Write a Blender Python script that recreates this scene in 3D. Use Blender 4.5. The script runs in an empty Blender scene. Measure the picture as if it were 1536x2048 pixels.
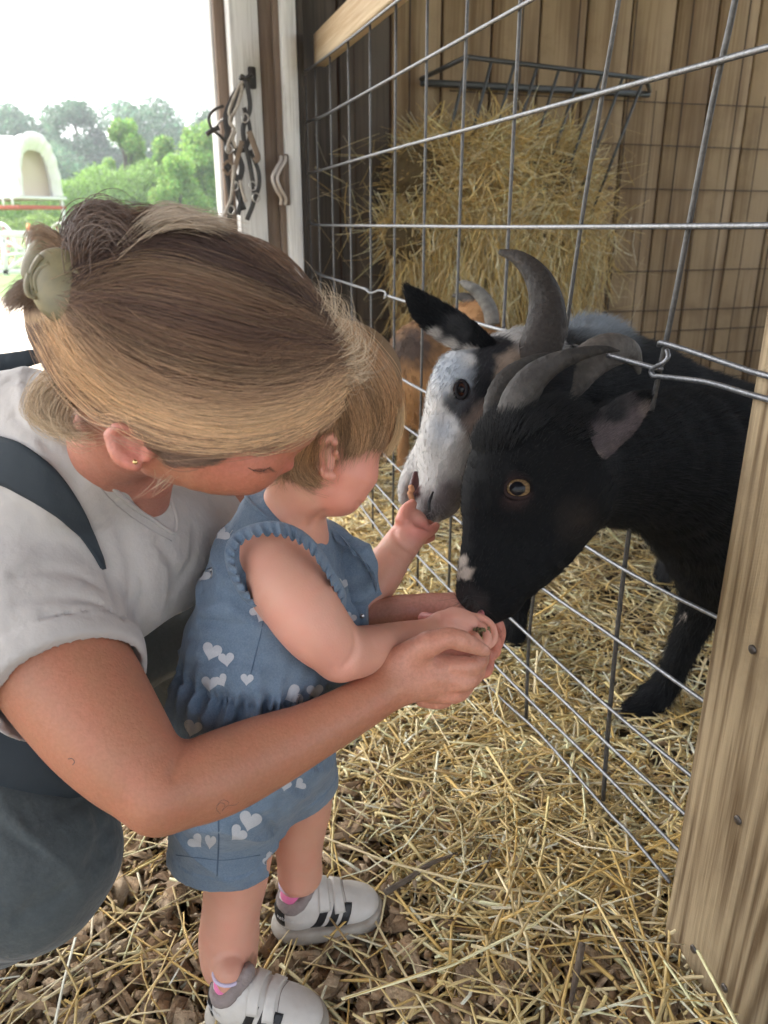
import bpy, math, random
import numpy as np
from mathutils import Vector
from mathutils.bvhtree import BVHTree
random.seed(7); RNG = np.random.default_rng(7)
scene = bpy.context.scene
COL = scene.collection

# ------------------------------------------------------------------ camera
PITCH = math.radians(20.2); FPX = 1563.0; EYE = 0.88
cp, sp = math.cos(PITCH), math.sin(PITCH)
CAM = np.array([0.0, 0.0, EYE]); CR = np.array([1.0, 0, 0]); CU = np.array([0, sp, cp]); CF = np.array([0, cp, -sp])
cam_d = bpy.data.cameras.new('camera'); cam = bpy.data.objects.new('camera', cam_d); COL.objects.link(cam)
cam.location = CAM; cam.rotation_euler = (math.pi / 2 - PITCH, 0, 0)
cam_d.sensor_fit = 'VERTICAL'; cam_d.sensor_height = 36; cam_d.lens = 36 * FPX / 2048
cam_d.clip_start = 0.02; cam_d.clip_end = 500
cam_d.dof.use_dof = True; cam_d.dof.focus_distance = 0.80; cam_d.dof.aperture_fstop = 9.0
scene.camera = cam

# ------------------------------------------------------------------ light
SUN_EL, SUN_AZ = math.radians(52), math.radians(-62)      # azimuth from +Y, negative = to the left
w = bpy.data.worlds.new('World'); scene.world = w; w.use_nodes = True
nt = w.node_tree; nt.nodes.clear()
sky = nt.nodes.new('ShaderNodeTexSky'); sky.sky_type = 'NISHITA'; sky.sun_disc = False
sky.sun_elevation = SUN_EL; sky.sun_rotation = SUN_AZ; sky.dust_density = 4; sky.air_density = 1.0
bw = nt.nodes.new('ShaderNodeRGBToBW'); mx = nt.nodes.new('ShaderNodeMix'); mx.data_type = 'RGBA'; mx.inputs[0].default_value = 0.72
nt.links.new(sky.outputs[0], bw.inputs[0]); nt.links.new(sky.outputs[0], mx.inputs[6]); nt.links.new(bw.outputs[0], mx.inputs[7])
# thin cloud: brighter, even white patches over the whole sky
tc = nt.nodes.new('ShaderNodeTexCoord'); cn = nt.nodes.new('ShaderNodeTexNoise'); cn.inputs['Scale'].default_value = 2.2; cn.inputs['Detail'].default_value = 6
cr = nt.nodes.new('ShaderNodeMapRange'); cr.inputs[3].default_value = 1.35; cr.inputs[4].default_value = 2.2
vm = nt.nodes.new('ShaderNodeVectorMath'); vm.operation = 'SCALE'
bg = nt.nodes.new('ShaderNodeBackground'); bg.inputs[1].default_value = 0.13
wo = nt.nodes.new('ShaderNodeOutputWorld')
nt.links.new(tc.outputs['Generated'], cn.inputs[0]); nt.links.new(cn.outputs[0], cr.inputs[0])
nt.links.new(mx.outputs[2], vm.inputs[0]); nt.links.new(cr.outputs[0], vm.inputs['Scale'])
nt.links.new(vm.outputs[0], bg.inputs[0]); nt.links.new(bg.outputs[0], wo.inputs[0])
sd = bpy.data.lights.new('sun', 'SUN'); sd.energy = 1.2; sd.angle = math.radians(14); sd.color = (1, .965, .91)
sun = bpy.data.objects.new('sun', sd); COL.objects.link(sun)
sv = Vector((math.sin(SUN_AZ) * math.cos(SUN_EL), math.cos(SUN_AZ) * math.cos(SUN_EL), math.sin(SUN_EL)))
sun.rotation_euler = sv.to_track_quat('Z', 'Y').to_euler()
vs = scene.view_settings; scene.display_settings.display_device = 'sRGB'
vs.view_transform = 'Standard'; vs.look = 'None'; vs.gamma = 1; vs.use_curve_mapping = False; vs.exposure = 1.95
scene.render.engine = 'CYCLES'; cy = scene.cycles
cy.use_denoising = True; cy.max_bounces = 8; cy.diffuse_bounces = 5; cy.transparent_max_bounces = 8
cy.sample_clamp_indirect = 6; cy.caustics_reflective = False; cy.caustics_refractive = False
scene.cycles_curves.shape = 'RIBBONS'
try: cy.use_fast_gi = False
except Exception: pass

# ------------------------------------------------------------------ coordinates
def P(x, y, z):                       # a point seen at photo pixel x,y, z metres in front of the lens
    return CAM + (x - 768) / FPX * z * CR + (1024 - y) / FPX * z * CU + z * CF
def ray(x, y):
    return (x - 768) / FPX * CR + (1024 - y) / FPX * CU + CF
TH = math.radians(17.0)
AX = np.array([-math.sin(TH), math.cos(TH), 0]); BX = np.array([math.cos(TH), math.sin(TH), 0]); ZX = np.array([0, 0, 1.0])
def AB(a, b, z): return a * AX + b * BX + z * ZX      # barn axes: a runs into the barn, b to the right
def onB(x, y, b):                     # pixel -> barn plane b
    r = ray(x, y); t = b / r.dot(BX); return CAM + r * t
def onA(x, y, a):
    r = ray(x, y); t = a / r.dot(AX); return CAM + r * t
def onZ(x, y, z):
    r = ray(x, y); t = (z - EYE) / r[2]; return CAM + r * t

# ------------------------------------------------------------------ materials
def mat(name, col=(.5, .5, .5), rough=.6, metal=0, attr=None, noise=None, bump=None, stretch=(1, 1, 1), sss=0, spec=.5,
        sheen=0, cvar=None, extra=None, coat=0, trans=0):
    m = bpy.data.materials.new(name); m.use_nodes = True; n = m.node_tree.nodes; L = m.node_tree.links
    b = n['Principled BSDF']; b.inputs['Roughness'].default_value = rough; b.inputs['Metallic'].default_value = metal
    b.inputs['Specular IOR Level'].default_value = spec
    if sss:
        b.inputs['Subsurface Weight'].default_value = sss; b.inputs['Subsurface Radius'].default_value = (1, .35, .2); b.inputs['Subsurface Scale'].default_value = .006
    if sheen: b.inputs['Sheen Weight'].default_value = sheen
    if coat: b.inputs['Coat Weight'].default_value = coat; b.inputs['Coat Roughness'].default_value = .15
    if trans: b.inputs['Transmission Weight'].default_value = trans
    src = None
    if attr:
        a = n.new('ShaderNodeAttribute'); a.attribute_name = attr; src = a.outputs['Color']
    else:
        r = n.new('ShaderNodeRGB'); r.outputs[0].default_value = (*col, 1); src = r.outputs[0]
    t = n.new('ShaderNodeTexCoord'); mp = n.new('ShaderNodeMapping'); mp.inputs['Scale'].default_value = stretch
    L.new(t.outputs['Object'], mp.inputs[0])
    for (sc, amt, c2) in (noise or []):          # (scale, amount, colour the noise drifts towards)
        nz = n.new('ShaderNodeTexNoise'); nz.inputs['Scale'].default_value = sc; nz.inputs['Detail'].default_value = 5; nz.inputs['Roughness'].default_value = .62
        L.new(mp.outputs[0], nz.inputs[0])
        mr = n.new('ShaderNodeMapRange'); mr.inputs[1].default_value = .36; mr.inputs[2].default_value = .66; mr.inputs[4].default_value = amt
        L.new(nz.outputs[0], mr.inputs[0])
        mi = n.new('ShaderNodeMix'); mi.data_type = 'RGBA'; mi.inputs[7].default_value = (*c2, 1)
        L.new(mr.outputs[0], mi.inputs[0]); L.new(src, mi.inputs[6]); src = mi.outputs[2]
    L.new(src, b.inputs['Base Color'])
    hs = None
    for (sc, st) in (bump or []):
        nz = n.new('ShaderNodeTexNoise'); nz.inputs['Scale'].default_value = sc; nz.inputs['Detail'].default_value = 4
        L.new(mp.outputs[0], nz.inputs[0])
        bp = n.new('ShaderNodeBump'); bp.inputs['Strength'].default_value = st; bp.inputs['Distance'].default_value = 1.0 / sc * .5
        L.new(nz.outputs[0], bp.inputs['Height'])
        if hs: L.new(hs, bp.inputs['Normal'])
        hs = bp.outputs[0]
    if hs: L.new(hs, b.inputs['Normal'])
    m['src'] = 0
    if extra: extra(m, n, L, b, mp, src, hs)
    return m

def wood(name, c1, c2, scale=9, axis='Z', rough=.75, ring=14, dist=3.0, saw=0, bumpd=.0012, sheetlike=False, dirt=None, z0=None):
    """grain from a stretched wave along the board, in the board's own coordinates"""
    m = bpy.data.materials.new(name); m.use_nodes = True; n = m.node_tree.nodes; L = m.node_tree.links
    b = n['Principled BSDF']; b.inputs['Roughness'].default_value = rough; b.inputs['Specular IOR Level'].default_value = .25
    t = n.new('ShaderNodeTexCoord'); oi = n.new('ShaderNodeObjectInfo')
    add = n.new('ShaderNodeVectorMath'); add.operation = 'ADD'
    sc = n.new('ShaderNodeVectorMath'); sc.operation = 'SCALE'; sc.inputs[0].default_value = (7, 5, 3)
    L.new(oi.outputs['Random'], sc.inputs['Scale']); L.new(t.outputs['Object'], add.inputs[0]); L.new(sc.outputs[0], add.inputs[1])
    mp = n.new('ShaderNodeMapping'); k = .07
    mp.inputs['Scale'].default_value = {'Z': (1, 1, k), 'X': (k, 1, 1), 'Y': (1, k, 1)}[axis]
    L.new(add.outputs[0], mp.inputs[0])
    nz = n.new('ShaderNodeTexNoise'); nz.inputs['Scale'].default_value = scale; nz.inputs['Detail'].default_value = 2; L.new(mp.outputs[0], nz.inputs[0])
    mu = n.new('ShaderNodeMath'); mu.operation = 'MULTIPLY'; mu.inputs[1].default_value = ring * dist
    L.new(nz.outputs[0], mu.inputs[0])
    sn = n.new('ShaderNodeMath'); sn.operation = 'SINE'; L.new(mu.outputs[0], sn.inputs[0])
    fine = n.new('ShaderNodeTexNoise'); fine.inputs['Scale'].default_value = scale * 28; fine.inputs['Detail'].default_value = 4
    mp2 = n.new('ShaderNodeMapping'); k2 = .03
    mp2.inputs['Scale'].default_value = {'Z': (1, 1, k2), 'X': (k2, 1, 1), 'Y': (1, k2, 1)}[axis]
    L.new(add.outputs[0], mp2.inputs[0]); L.new(mp2.outputs[0], fine.inputs[0])
    blotch = n.new('ShaderNodeTexNoise'); blotch.inputs['Scale'].default_value = 3.2; blotch.inputs['Detail'].default_value = 6; L.new(add.outputs[0], blotch.inputs[0])
    mr = n.new('ShaderNodeMapRange'); mr.inputs[1].default_value = -1; mr.inputs[2].default_value = 1; mr.inputs[4].default_value = .5
    L.new(sn.outputs[0], mr.inputs[0])
    a1 = n.new('ShaderNodeMath'); a1.operation = 'MULTIPLY_ADD'; a1.inputs[1].default_value = 1.1; L.new(fine.outputs[0], a1.inputs[0]); L.new(mr.outputs[0], a1.inputs[2])
    a2 = n.new('ShaderNodeMath'); a2.operation = 'MULTIPLY_ADD'; a2.inputs[1].default_value = .8; L.new(blotch.outputs[0], a2.inputs[0]); L.new(a1.outputs[0], a2.inputs[2])
    rp = n.new('ShaderNodeMapRange'); rp.inputs[1].default_value = .86; rp.inputs[2].default_value = 1.42; L.new(a2.outputs[0], rp.inputs[0])
    mi = n.new('ShaderNodeMix'); mi.data_type = 'RGBA'; mi.inputs[6].default_value = (*c1, 1); mi.inputs[7].default_value = (*c2, 1)
    L.new(rp.outputs[0], mi.inputs[0]); src = mi.outputs[2]
    if dirt:
        dn = n.new('ShaderNodeTexNoise'); dn.inputs['Scale'].default_value = 5; dn.inputs['Detail'].default_value = 8; dn.inputs['Roughness'].default_value = .7; L.new(t.outputs['Object'], dn.inputs[0])
        dr = n.new('ShaderNodeMapRange'); dr.inputs[1].default_value = .5; dr.inputs[2].default_value = .72; dr.inputs[4].default_value = .65; L.new(dn.outputs[0], dr.inputs[0])
        m2 = n.new('ShaderNodeMix'); m2.data_type = 'RGBA'; m2.inputs[7].default_value = (*dirt, 1); L.new(dr.outputs[0], m2.inputs[0]); L.new(src, m2.inputs[6]); src = m2.outputs[2]
    L.new(src, b.inputs['Base Color'])
    bp = n.new('ShaderNodeBump'); bp.inputs['Strength'].default_value = .8; bp.inputs['Distance'].default_value = bumpd
    L.new(a1.outputs[0], bp.inputs['Height']); last = bp
    if saw:                                        # fine saw marks straight across the board
        wv = n.new('ShaderNodeTexWave'); wv.bands_direction = 'Z'; wv.inputs['Scale'].default_value = saw; wv.inputs['Distortion'].default_value = 1.2; wv.inputs['Detail Scale'].default_value = .6
        rot = n.new('ShaderNodeMapping'); rot.inputs['Rotation'].default_value = (.45, .3, 0); L.new(t.outputs['Object'], rot.inputs[0]); L.new(rot.outputs[0], wv.inputs[0])
        b2 = n.new('ShaderNodeBump'); b2.inputs['Strength'].default_value = .12; b2.inputs['Distance'].default_value = .0008
        L.new(wv.outputs[0], b2.inputs['Height']); L.new(bp.outputs[0], b2.inputs['Normal']); last = b2
    L.new(last.outputs[0], b.inputs['Normal'])
    return m

def hairmat(name, rough=.42, spec=.5, attr='col', gain=1.0):
    m = bpy.data.materials.new(name); m.use_nodes = True; n = m.node_tree.nodes; L = m.node_tree.links
    b = n['Principled BSDF']; a = n.new('ShaderNodeAttribute'); a.attribute_name = attr
    L.new(a.outputs['Color'], b.inputs['Base Color']); b.inputs['Roughness'].default_value = rough; b.inputs['Specular IOR Level'].default_value = spec
    b.inputs['Anisotropic'].default_value = .5
    return m

# ------------------------------------------------------------------ object helpers
def tag(o, label=None, cat=None, group=None, kind=None):
    if label: o['label'] = label
    if cat: o['category'] = cat
    if group: o['group'] = group
    if kind: o['kind'] = kind
    return o
def empty(name, loc, label=None, cat=None, group=None):
    o = bpy.data.objects.new(name, None); COL.objects.link(o); o.location = Vector(loc); o.empty_display_size = .1
    o.matrix_world.translation = Vector(loc)
    return tag(o, label, cat, group)
def link(name, data, parent=None, m=None):
    o = bpy.data.objects.new(name, data); COL.objects.link(o)
    if m is not None: data.materials.append(m)
    if parent is not None:
        o.parent = parent
        loc = Vector(parent.location); q = parent
        while q.parent is not None: q = q.parent; loc = loc + Vector(q.location)
        o.location = -loc if not o.get('keep') else o.location
    return o
def mesh_np(name, V, Fq=None, Ft=None, smooth=True, mi=None):
    me = bpy.data.meshes.new(name); V = np.asarray(V, np.float32)
    nq = 0 if Fq is None else len(Fq); ntr = 0 if Ft is None else len(Ft)
    me.vertices.add(len(V)); me.vertices.foreach_set('co', V.ravel())
    idx = []; starts = []; o = 0
    if nq: idx.append(np.asarray(Fq, np.int32).ravel()); starts.append(np.arange(nq) * 4)
    if ntr: idx.append(np.asarray(Ft, np.int32).ravel()); starts.append(nq * 4 + np.arange(ntr) * 3)
    idx = np.concatenate(idx); starts = np.concatenate(starts).astype(np.int32)
    me.loops.add(len(idx)); me.loops.foreach_set('vertex_index', idx)
    me.polygons.add(nq + ntr); me.polygons.foreach_set('loop_start', starts)
    me.update(calc_edges=True)
    if smooth: me.polygons.foreach_set('use_smooth', np.ones(nq + ntr, bool))
    if mi is not None: me.polygons.foreach_set('material_index', np.asarray(mi, np.int32))
    me.validate(); return me
def set_col(me, C, name='col'):
    a = me.color_attributes.new(name, 'FLOAT_COLOR', 'POINT'); C = np.asarray(C, np.float32)
    if C.shape[1] == 3: C = np.c_[C, np.ones(len(C), np.float32)]
    a.data.foreach_set('color', C.astype(np.float32).ravel())
class MB:                             # collects simple solids into one mesh
    def __init__(s): s.V = []; s.Q = []; s.T = []; s.n = 0; s.C = []
    def add(s, V, Q=None, T=None, c=None):
        V = np.asarray(V, float); s.V.append(V)
        if Q is not None and len(Q): s.Q.append(np.asarray(Q) + s.n)
        if T is not None and len(T): s.T.append(np.asarray(T) + s.n)
        if c is not None: s.C.append(np.tile(np.asarray(c, float), (len(V), 1)) if np.ndim(c) == 1 else np.asarray(c))
        s.n += len(V)
    def box(s, o, u, v, w, c=None):   # corner + three edge vectors
        o, u, v, w = map(np.asarray, (o, u, v, w))
        V = [o, o + u, o + u + v, o + v, o + w, o + u + w, o + u + v + w, o + v + w]
        Q = [(0, 3, 2, 1), (4, 5, 6, 7), (0, 1, 5, 4), (1, 2, 6, 5), (2, 3, 7, 6), (3, 0, 4, 7)]
        if np.dot(np.cross(u, v), w) < 0: Q = [q[::-1] for q in Q]
        s.add(V, Q, None, c)
    def bbox(s, o, u, v, w, bev=.004, c=None):  # box with bevelled edges
        o, u, v, w = [np.asarray(t, float) for t in (o, u, v, w)]
        lu, lv, lw = (np.linalg.norm(t) for t in (u, v, w)); fu, fv, fw = bev / lu, bev / lv, bev / lw
        V = []; idx = {}
        for i in (0, 1):
            for j in (0, 1):
                for k in (0, 1):
                    for ax in range(3):
                        f = [i, j, k]; g = [fu, fv, fw]
                        q = [(g[t] if f[t] == 0 else 1 - g[t]) if t != ax else f[t] for t in range(3)]
                        idx[(i, j, k, ax)] = len(V); V.append(o + u * q[0] + v * q[1] + w * q[2])
        Q = []; T = []
        for ax in range(3):
            o1, o2 = [t for t in range(3) if t != ax]
            for f in (0, 1):
                r = []
                for (s1, s2) in ((0, 0), (1, 0), (1, 1), (0, 1)):
                    q = [0, 0, 0]; q[ax] = f; q[o1] = s1; q[o2] = s2; r.append(idx[(*q, ax)])
                Q.append(r)
            for (s1, s2) in ((0, 0), (1, 0), (1, 1), (0, 1)):   # edge along ax
                q0 = [0, 0, 0]; q0[o1] = s1; q0[o2] = s2; q1 = list(q0); q0[ax] = 0; q1[ax] = 1
                Q.append([idx[(*q0, o1)], idx[(*q1, o1)], idx[(*q1, o2)], idx[(*q0, o2)]])
        for i in (0, 1):
            for j in (0, 1):
                for k in (0, 1): T.append([idx[(i, j, k, 0)], idx[(i, j, k, 1)], idx[(i, j, k, 2)]])
        s.add(V, Q, T, c)
    def build(s, name, m, parent=None, smooth=False):
        me = mesh_np(name, np.concatenate(s.V), np.concatenate(s.Q) if s.Q else None, np.concatenate(s.T) if s.T else None, smooth)
        if s.C: set_col(me, np.concatenate(s.C))
        fix_normals(me)
        return link(name, me, parent, m)
import bmesh
def fix_normals(me):
    bm = bmesh.new(); bm.from_mesh(me); bmesh.ops.recalc_face_normals(bm, faces=bm.faces); bm.to_mesh(me); bm.free()
def catmull(pts, sub):
    p = np.asarray(pts, float)
    if len(p) < 3 or sub <= 1: 
        t = np.linspace(0, 1, max(2, sub + 1))[:, None]
        return p if len(p) != 2 else p[0] * (1 - t) + p[1] * t
    q = np.vstack([2 * p[0] - p[1], p, 2 * p[-1] - p[-2]]); out = []
    for i in range(len(p) - 1):
        a, b, c, d = q[i:i + 4]
        for t in np.linspace(0, 1, sub, endpoint=False):
            out.append(.5 * (2 * b + (c - a) * t + (2 * a - 5 * b + 4 * c - d) * t * t + (3 * b - a - 3 * c + d) * t ** 3))
    out.append(p[-1]); return np.array(out)
def sweep(pts, rad, n=8, flat=None, fl=1.0, ridge=None, caps=True):
    """tube along 3D pts; flat = direction squeezed by fl; ridge(i, ang) scales radius. returns V,Q,T"""
    p = np.asarray(pts, float); N = len(p); rad = np.broadcast_to(np.asarray(rad, float), (N,))
    tg = np.gradient(p, axis=0); tg /= np.linalg.norm(tg, axis=1)[:, None] + 1e-12
    up = np.array(flat if flat is not None else (0.13, .31, .94), float); V = []
    ang = np.linspace(0, 2 * math.pi, n, endpoint=False)
    for i in range(N):
        if i == 0 or flat is not None: a = up - tg[i] * up.dot(tg[i])
        else: a = a - tg[i] * a.dot(tg[i])
        a = a / (np.linalg.norm(a) + 1e-12); b = np.cross(tg[i], a)
        rr = rad[i] * (ridge(i / (N - 1), ang) if ridge else 1)
        V.append(p[i] + np.outer(np.cos(ang) * rr * fl, a) + np.outer(np.sin(ang) * rr, b))
    V = np.concatenate(V); i = np.arange(N - 1)[:, None] * n; j = np.arange(n)[None]
    Q = np.stack([i + j, i + (j + 1) % n, i + n + (j + 1) % n, i + n + j], -1).reshape(-1, 4)
    T = []
    if caps:
        V = np.vstack([V, p[:1], p[-1:]]); c0 = N * n
        T = [(c0, (k + 1) % n, k) for k in range(n)] + [(c0 + 1, (N - 1) * n + k, (N - 1) * n + (k + 1) % n) for k in range(n)]
    return V, Q, T
def tube(name, pts, rad, m, parent=None, n=8, sub=1, **kw):
    q = catmull(pts, sub) if sub > 1 else np.asarray(pts, float)
    if np.ndim(rad): rad = np.interp(np.linspace(0, 1, len(q)), np.linspace(0, 1, len(rad)), rad)
    V, Q, T = sweep(q, rad, n, **kw); me = mesh_np(name, V, Q, T if len(T) else None, True)
    return link(name, me, parent, m)

# ------------------------------------------------------------------ value noise
def vnoise(p, s=1.0, seed=0):
    p = np.asarray(p) * s; i = np.floor(p).astype(np.int64); f = (p - i).astype(np.float32); f = f * f * (3 - 2 * f); r = 0
    def h(a, b, c):
        x = (a * 374761393 + b * 668265263 + c * 2147483647 + seed * 974634777) & 0xffffffff
        x = ((x ^ (x >> 13)) * 1274126177) & 0xffffffff; return ((x ^ (x >> 16)) & 0xffff).astype(np.float32) / 65535.
    for a in (0, 1):
        for b in (0, 1):
            for c in (0, 1):
                wgt = (f[..., 0] if a else 1 - f[..., 0]) * (f[..., 1] if b else 1 - f[..., 1]) * (f[..., 2] if c else 1 - f[..., 2])
                r = r + wgt * h(i[..., 0] + a, i[..., 1] + b, i[..., 2] + c)
    return r
def fbm(p, s, o=3, seed=0): return sum(vnoise(p, s * 2 ** k, seed + k) * .5 ** k for k in range(o)) / sum(.5 ** k for k in range(o))

# ------------------------------------------------------------------ implicit shapes -> mesh
class Prim:
    __slots__ = ('t', 'a', 'b', 'ra', 'rb', 'n', 's', 'k', 'op', 'col', 'M', 'r', 'fn', 'mask')
    def d(s, p):
        if s.t == 'cap':
            a = s.a.astype(np.float32); ba = (s.b - s.a).astype(np.float32); pa = p - a
            if s.n is not None:
                q = pa @ s.n.astype(np.float32); pa = pa + q[..., None] * (s.n.astype(np.float32) * (1 / s.s - 1))
            hh = np.clip(pa @ ba / max(ba.dot(ba), 1e-12), 0, 1)
            v = pa - hh[..., None] * ba
            return (np.sqrt((v * v).sum(-1)) - (s.ra + (s.rb - s.ra) * hh)) * (1 if s.n is None else min(1, s.s * 1.25))
        if s.t == 'pl':
            best = None
            for a, b, ra, rb in zip(s.a, s.b, s.ra, s.rb):
                a = a.astype(np.float32); ba = (b - a).astype(np.float32); pa = p - a
                if s.n is not None:
                    q = pa @ s.n.astype(np.float32); pa = pa + q[..., None] * (s.n.astype(np.float32) * np.float32(1 / s.s - 1))
                hh = np.clip(pa @ ba / max(ba.dot(ba), 1e-12), 0, 1); v = pa - hh[..., None] * ba
                d = np.sqrt((v * v).sum(-1)) - (ra + (rb - ra) * hh).astype(np.float32); best = d if best is None else np.minimum(best, d)
            return best * (1 if s.n is None else min(1, s.s * 1.25))
        if s.t == 'ell':
            q = (p - s.a.astype(np.float32)) @ s.M.T.astype(np.float32)
            k0 = np.sqrt(((q / s.r) ** 2).sum(-1)); k1 = np.sqrt(((q / s.r ** 2) ** 2).sum(-1)) + 1e-9
            return k0 * (k0 - 1) / k1
        if s.t == 'plane': return (p - s.a.astype(np.float32)) @ s.n.astype(np.float32)
        if s.t == 'box':
            q = np.abs((p - s.a.astype(np.float32)) @ s.M.T.astype(np.float32)) - (s.r - s.ra)
            return np.sqrt((np.maximum(q, 0) ** 2).sum(-1)) + np.minimum(q.max(-1), 0) - s.ra
class Field:
    def __init__(s): s.L = []
    def _mk(self_, **kw):
        q = Prim()
        for k in Prim.__slots__: setattr(q, k, None)
        q.k = .01; q.op = 'u'
        for k, v in kw.items(): setattr(q, k, v)
        self_.L.append(q); return q
    def cap(self_, a, b, ra, rb, **kw): return self_._mk(t='cap', a=np.asarray(a, float), b=np.asarray(b, float), ra=ra, rb=rb, **kw)
    def poly(self_, q, **kw): return self_._mk(t='pl', a=q[:-1, :3], b=q[1:, :3], ra=q[:-1, 3], rb=q[1:, 3], **kw)
    def ell(s, c, r, M=None, **kw): return s._mk(t='ell', a=np.asarray(c, float), r=np.asarray(r, np.float32), M=np.eye(3) if M is None else np.asarray(M, float), **kw)
    def box(s, c, r, M=None, rnd=.004, **kw): return s._mk(t='box', a=np.asarray(c, float), r=np.asarray(r, np.float32), M=np.eye(3) if M is None else np.asarray(M, float), ra=rnd, **kw)
    def plane(s, c, n, **kw):
        n = np.asarray(n, float); n = n / np.linalg.norm(n); return s._mk(t='plane', a=np.asarray(c, float), n=n, **kw)
    def fn(s, f, **kw): return s._mk(t='fn', fn=f, op='f', **kw)
    def cut(s, c, n, r):               # straight hem: removes what lies beyond a plane, within r of c
        c = np.asarray(c, np.float32); n = np.asarray(n, np.float32); n = n / np.linalg.norm(n)
        def f(p, D):
            d = (p.astype(np.float32) - c) @ n; near = ((p - c) ** 2).sum(-1) < r * r; return np.where(near, np.maximum(D, d), D)
        return s._mk(t='fn', fn=f, op='f', mask=1)
    def coarse(s, h=.005): V, Q = s.mesh(h); return BVHTree.FromPolygons(V.tolist(), Q.tolist())
    def crease(s, lines, bv, z0, k=.008, op='s', depth=None):
        """press folds (pixel polyline, radius m) into the surface they cross"""
        for px, r in lines:
            W_ = project(catmull(np.array(px, float), 3), bv, z0, r * .55 if depth is None else depth); n = len(W_); rr = r * np.sin(np.linspace(.25, math.pi - .25, n))
            s.poly(np.c_[W_, rr], k=k, op=op)
    def ch(s, pts, sub=3, flat=None, fl=1.0, grow=0.0, **kw):     # chain in photo pixels: (x, y, z, r_px)
        c = np.asarray(pts, float)
        q = np.array([[*P(x, y, z), r * z / FPX + grow] for x, y, z, r in c])
        if len(q) > 2: q = catmull(q, sub)
        if len(q) == 1: q = np.vstack([q, q + 1e-5])
        if flat is not None: kw['n'] = np.asarray(flat, float) / np.linalg.norm(flat); kw['s'] = fl
        s.poly(q, **kw); return s
    def w3(s, pts, sub=3, flat=None, fl=1.0, **kw):               # chain in world coordinates: (x, y, z, r)
        q = np.asarray(pts, float)
        if len(q) > 2: q = catmull(q, sub)
        if flat is not None: kw['n'] = np.asarray(flat, float) / np.linalg.norm(flat); kw['s'] = fl
        s.poly(q, **kw); return s
    @staticmethod
    def comb(D, d, q):
        k = max(q.k, 1e-6)
        if q.op == 'u':
            h = np.maximum(k - np.abs(D - d), 0) / k; return np.minimum(D, d) - h * h * k * .25
        if q.op == 's':
            d = -d; h = np.maximum(k - np.abs(D - d), 0) / k; return np.maximum(D, d) + h * h * k * .25
        if q.op == 'i':
            h = np.maximum(k - np.abs(D - d), 0) / k; return np.maximum(D, d) + h * h * k * .25
    def ev(s, p, H=None):
        """p (nb, m, 3) brick points; culls shapes that are far from a brick"""
        D = np.full(p.shape[:-1], 1.0, np.float32)
        c = p.mean(1) if H is not None else None
        Dc = np.full(len(p), 1.0, np.float32) if H is not None else None
        for q in s.L:
            if q.op == 'f':
                D = q.fn(p, D) if q.mask else D + q.fn(p); continue
            if H is None: D = s.comb(D, q.d(p).astype(np.float32), q); continue
            dc = q.d(c).astype(np.float32); R = H * .87
            if q.op == 'u': m = dc < Dc + 2 * R + q.k + .004
            elif q.op == 's': m = dc < 2 * R + q.k
            else: m = dc > -2 * R - q.k
            m |= (dc < 2.2 * R) if q.op != 's' else m
            Dc = s.comb(Dc, dc, q)
            if m.any(): D[m] = s.comb(D[m], q.d(p[m]).astype(np.float32), q)
        return D
    def bounds(s):
        lo = np.full(3, 1e9); hi = -lo
        for q in s.L:
            if q.op != 'u' or q.t == 'fn': continue
            if q.t == 'cap': r = max(q.ra, q.rb); lo = np.minimum(lo, np.minimum(q.a, q.b) - r); hi = np.maximum(hi, np.maximum(q.a, q.b) + r)
            elif q.t == 'pl': r = max(q.ra.max(), q.rb.max()); lo = np.minimum(lo, np.minimum(q.a.min(0), q.b.min(0)) - r); hi = np.maximum(hi, np.maximum(q.a.max(0), q.b.max(0)) + r)
            elif q.t in ('ell', 'box'): r = float(max(q.r)) * 1.01; lo = np.minimum(lo, q.a - r); hi = np.maximum(hi, q.a + r)
        return lo - .02, hi + .02
    def mesh(s, h, extra=.012):
        B = 8; H = B * h; lo, hi = s.bounds(); n = np.ceil((hi - lo) / H).astype(int) + 1
        g = np.stack(np.meshgrid(*[np.arange(k) for k in n], indexing='ij'), -1).reshape(-1, 3)
        cen = (lo + (g + .5) * H).astype(np.float32)
        D0 = np.concatenate([s.ev(cen[i:i + 200000][:, None])[:, 0] for i in range(0, len(cen), 200000)])
        act = g[np.abs(D0) < H * .9 * 1.15 + extra]
        loc = np.stack(np.meshgrid(*[np.arange(B + 1)] * 3, indexing='ij'), -1).reshape(-1, 3)
        keys = []; VV = []; edges = []
        off = 4; M = 1 << 20
        def key(c): return ((c[..., 0] + off) * M + (c[..., 1] + off)) * M + (c[..., 2] + off)
        for i0 in range(0, len(act), 700):
            a = act[i0:i0 + 700]; gi = a[:, None] * B + loc[None]
            pts = (lo + gi * h).astype(np.float32)
            D = s.ev(pts, H).reshape(-1, B + 1, B + 1, B + 1)
            S = D < 0
            cor = [S[:, x:x + B, y:y + B, z:z + B] for x in (0, 1) for y in (0, 1) for z in (0, 1)]
            cs = sum(c.astype(np.int8) for c in cor); mix = (cs > 0) & (cs < 8)
            b, x, y, z = np.nonzero(mix)
            if len(b) == 0: continue
            acc = np.zeros((len(b), 3), np.float32); cnt = np.zeros(len(b), np.float32)
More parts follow.
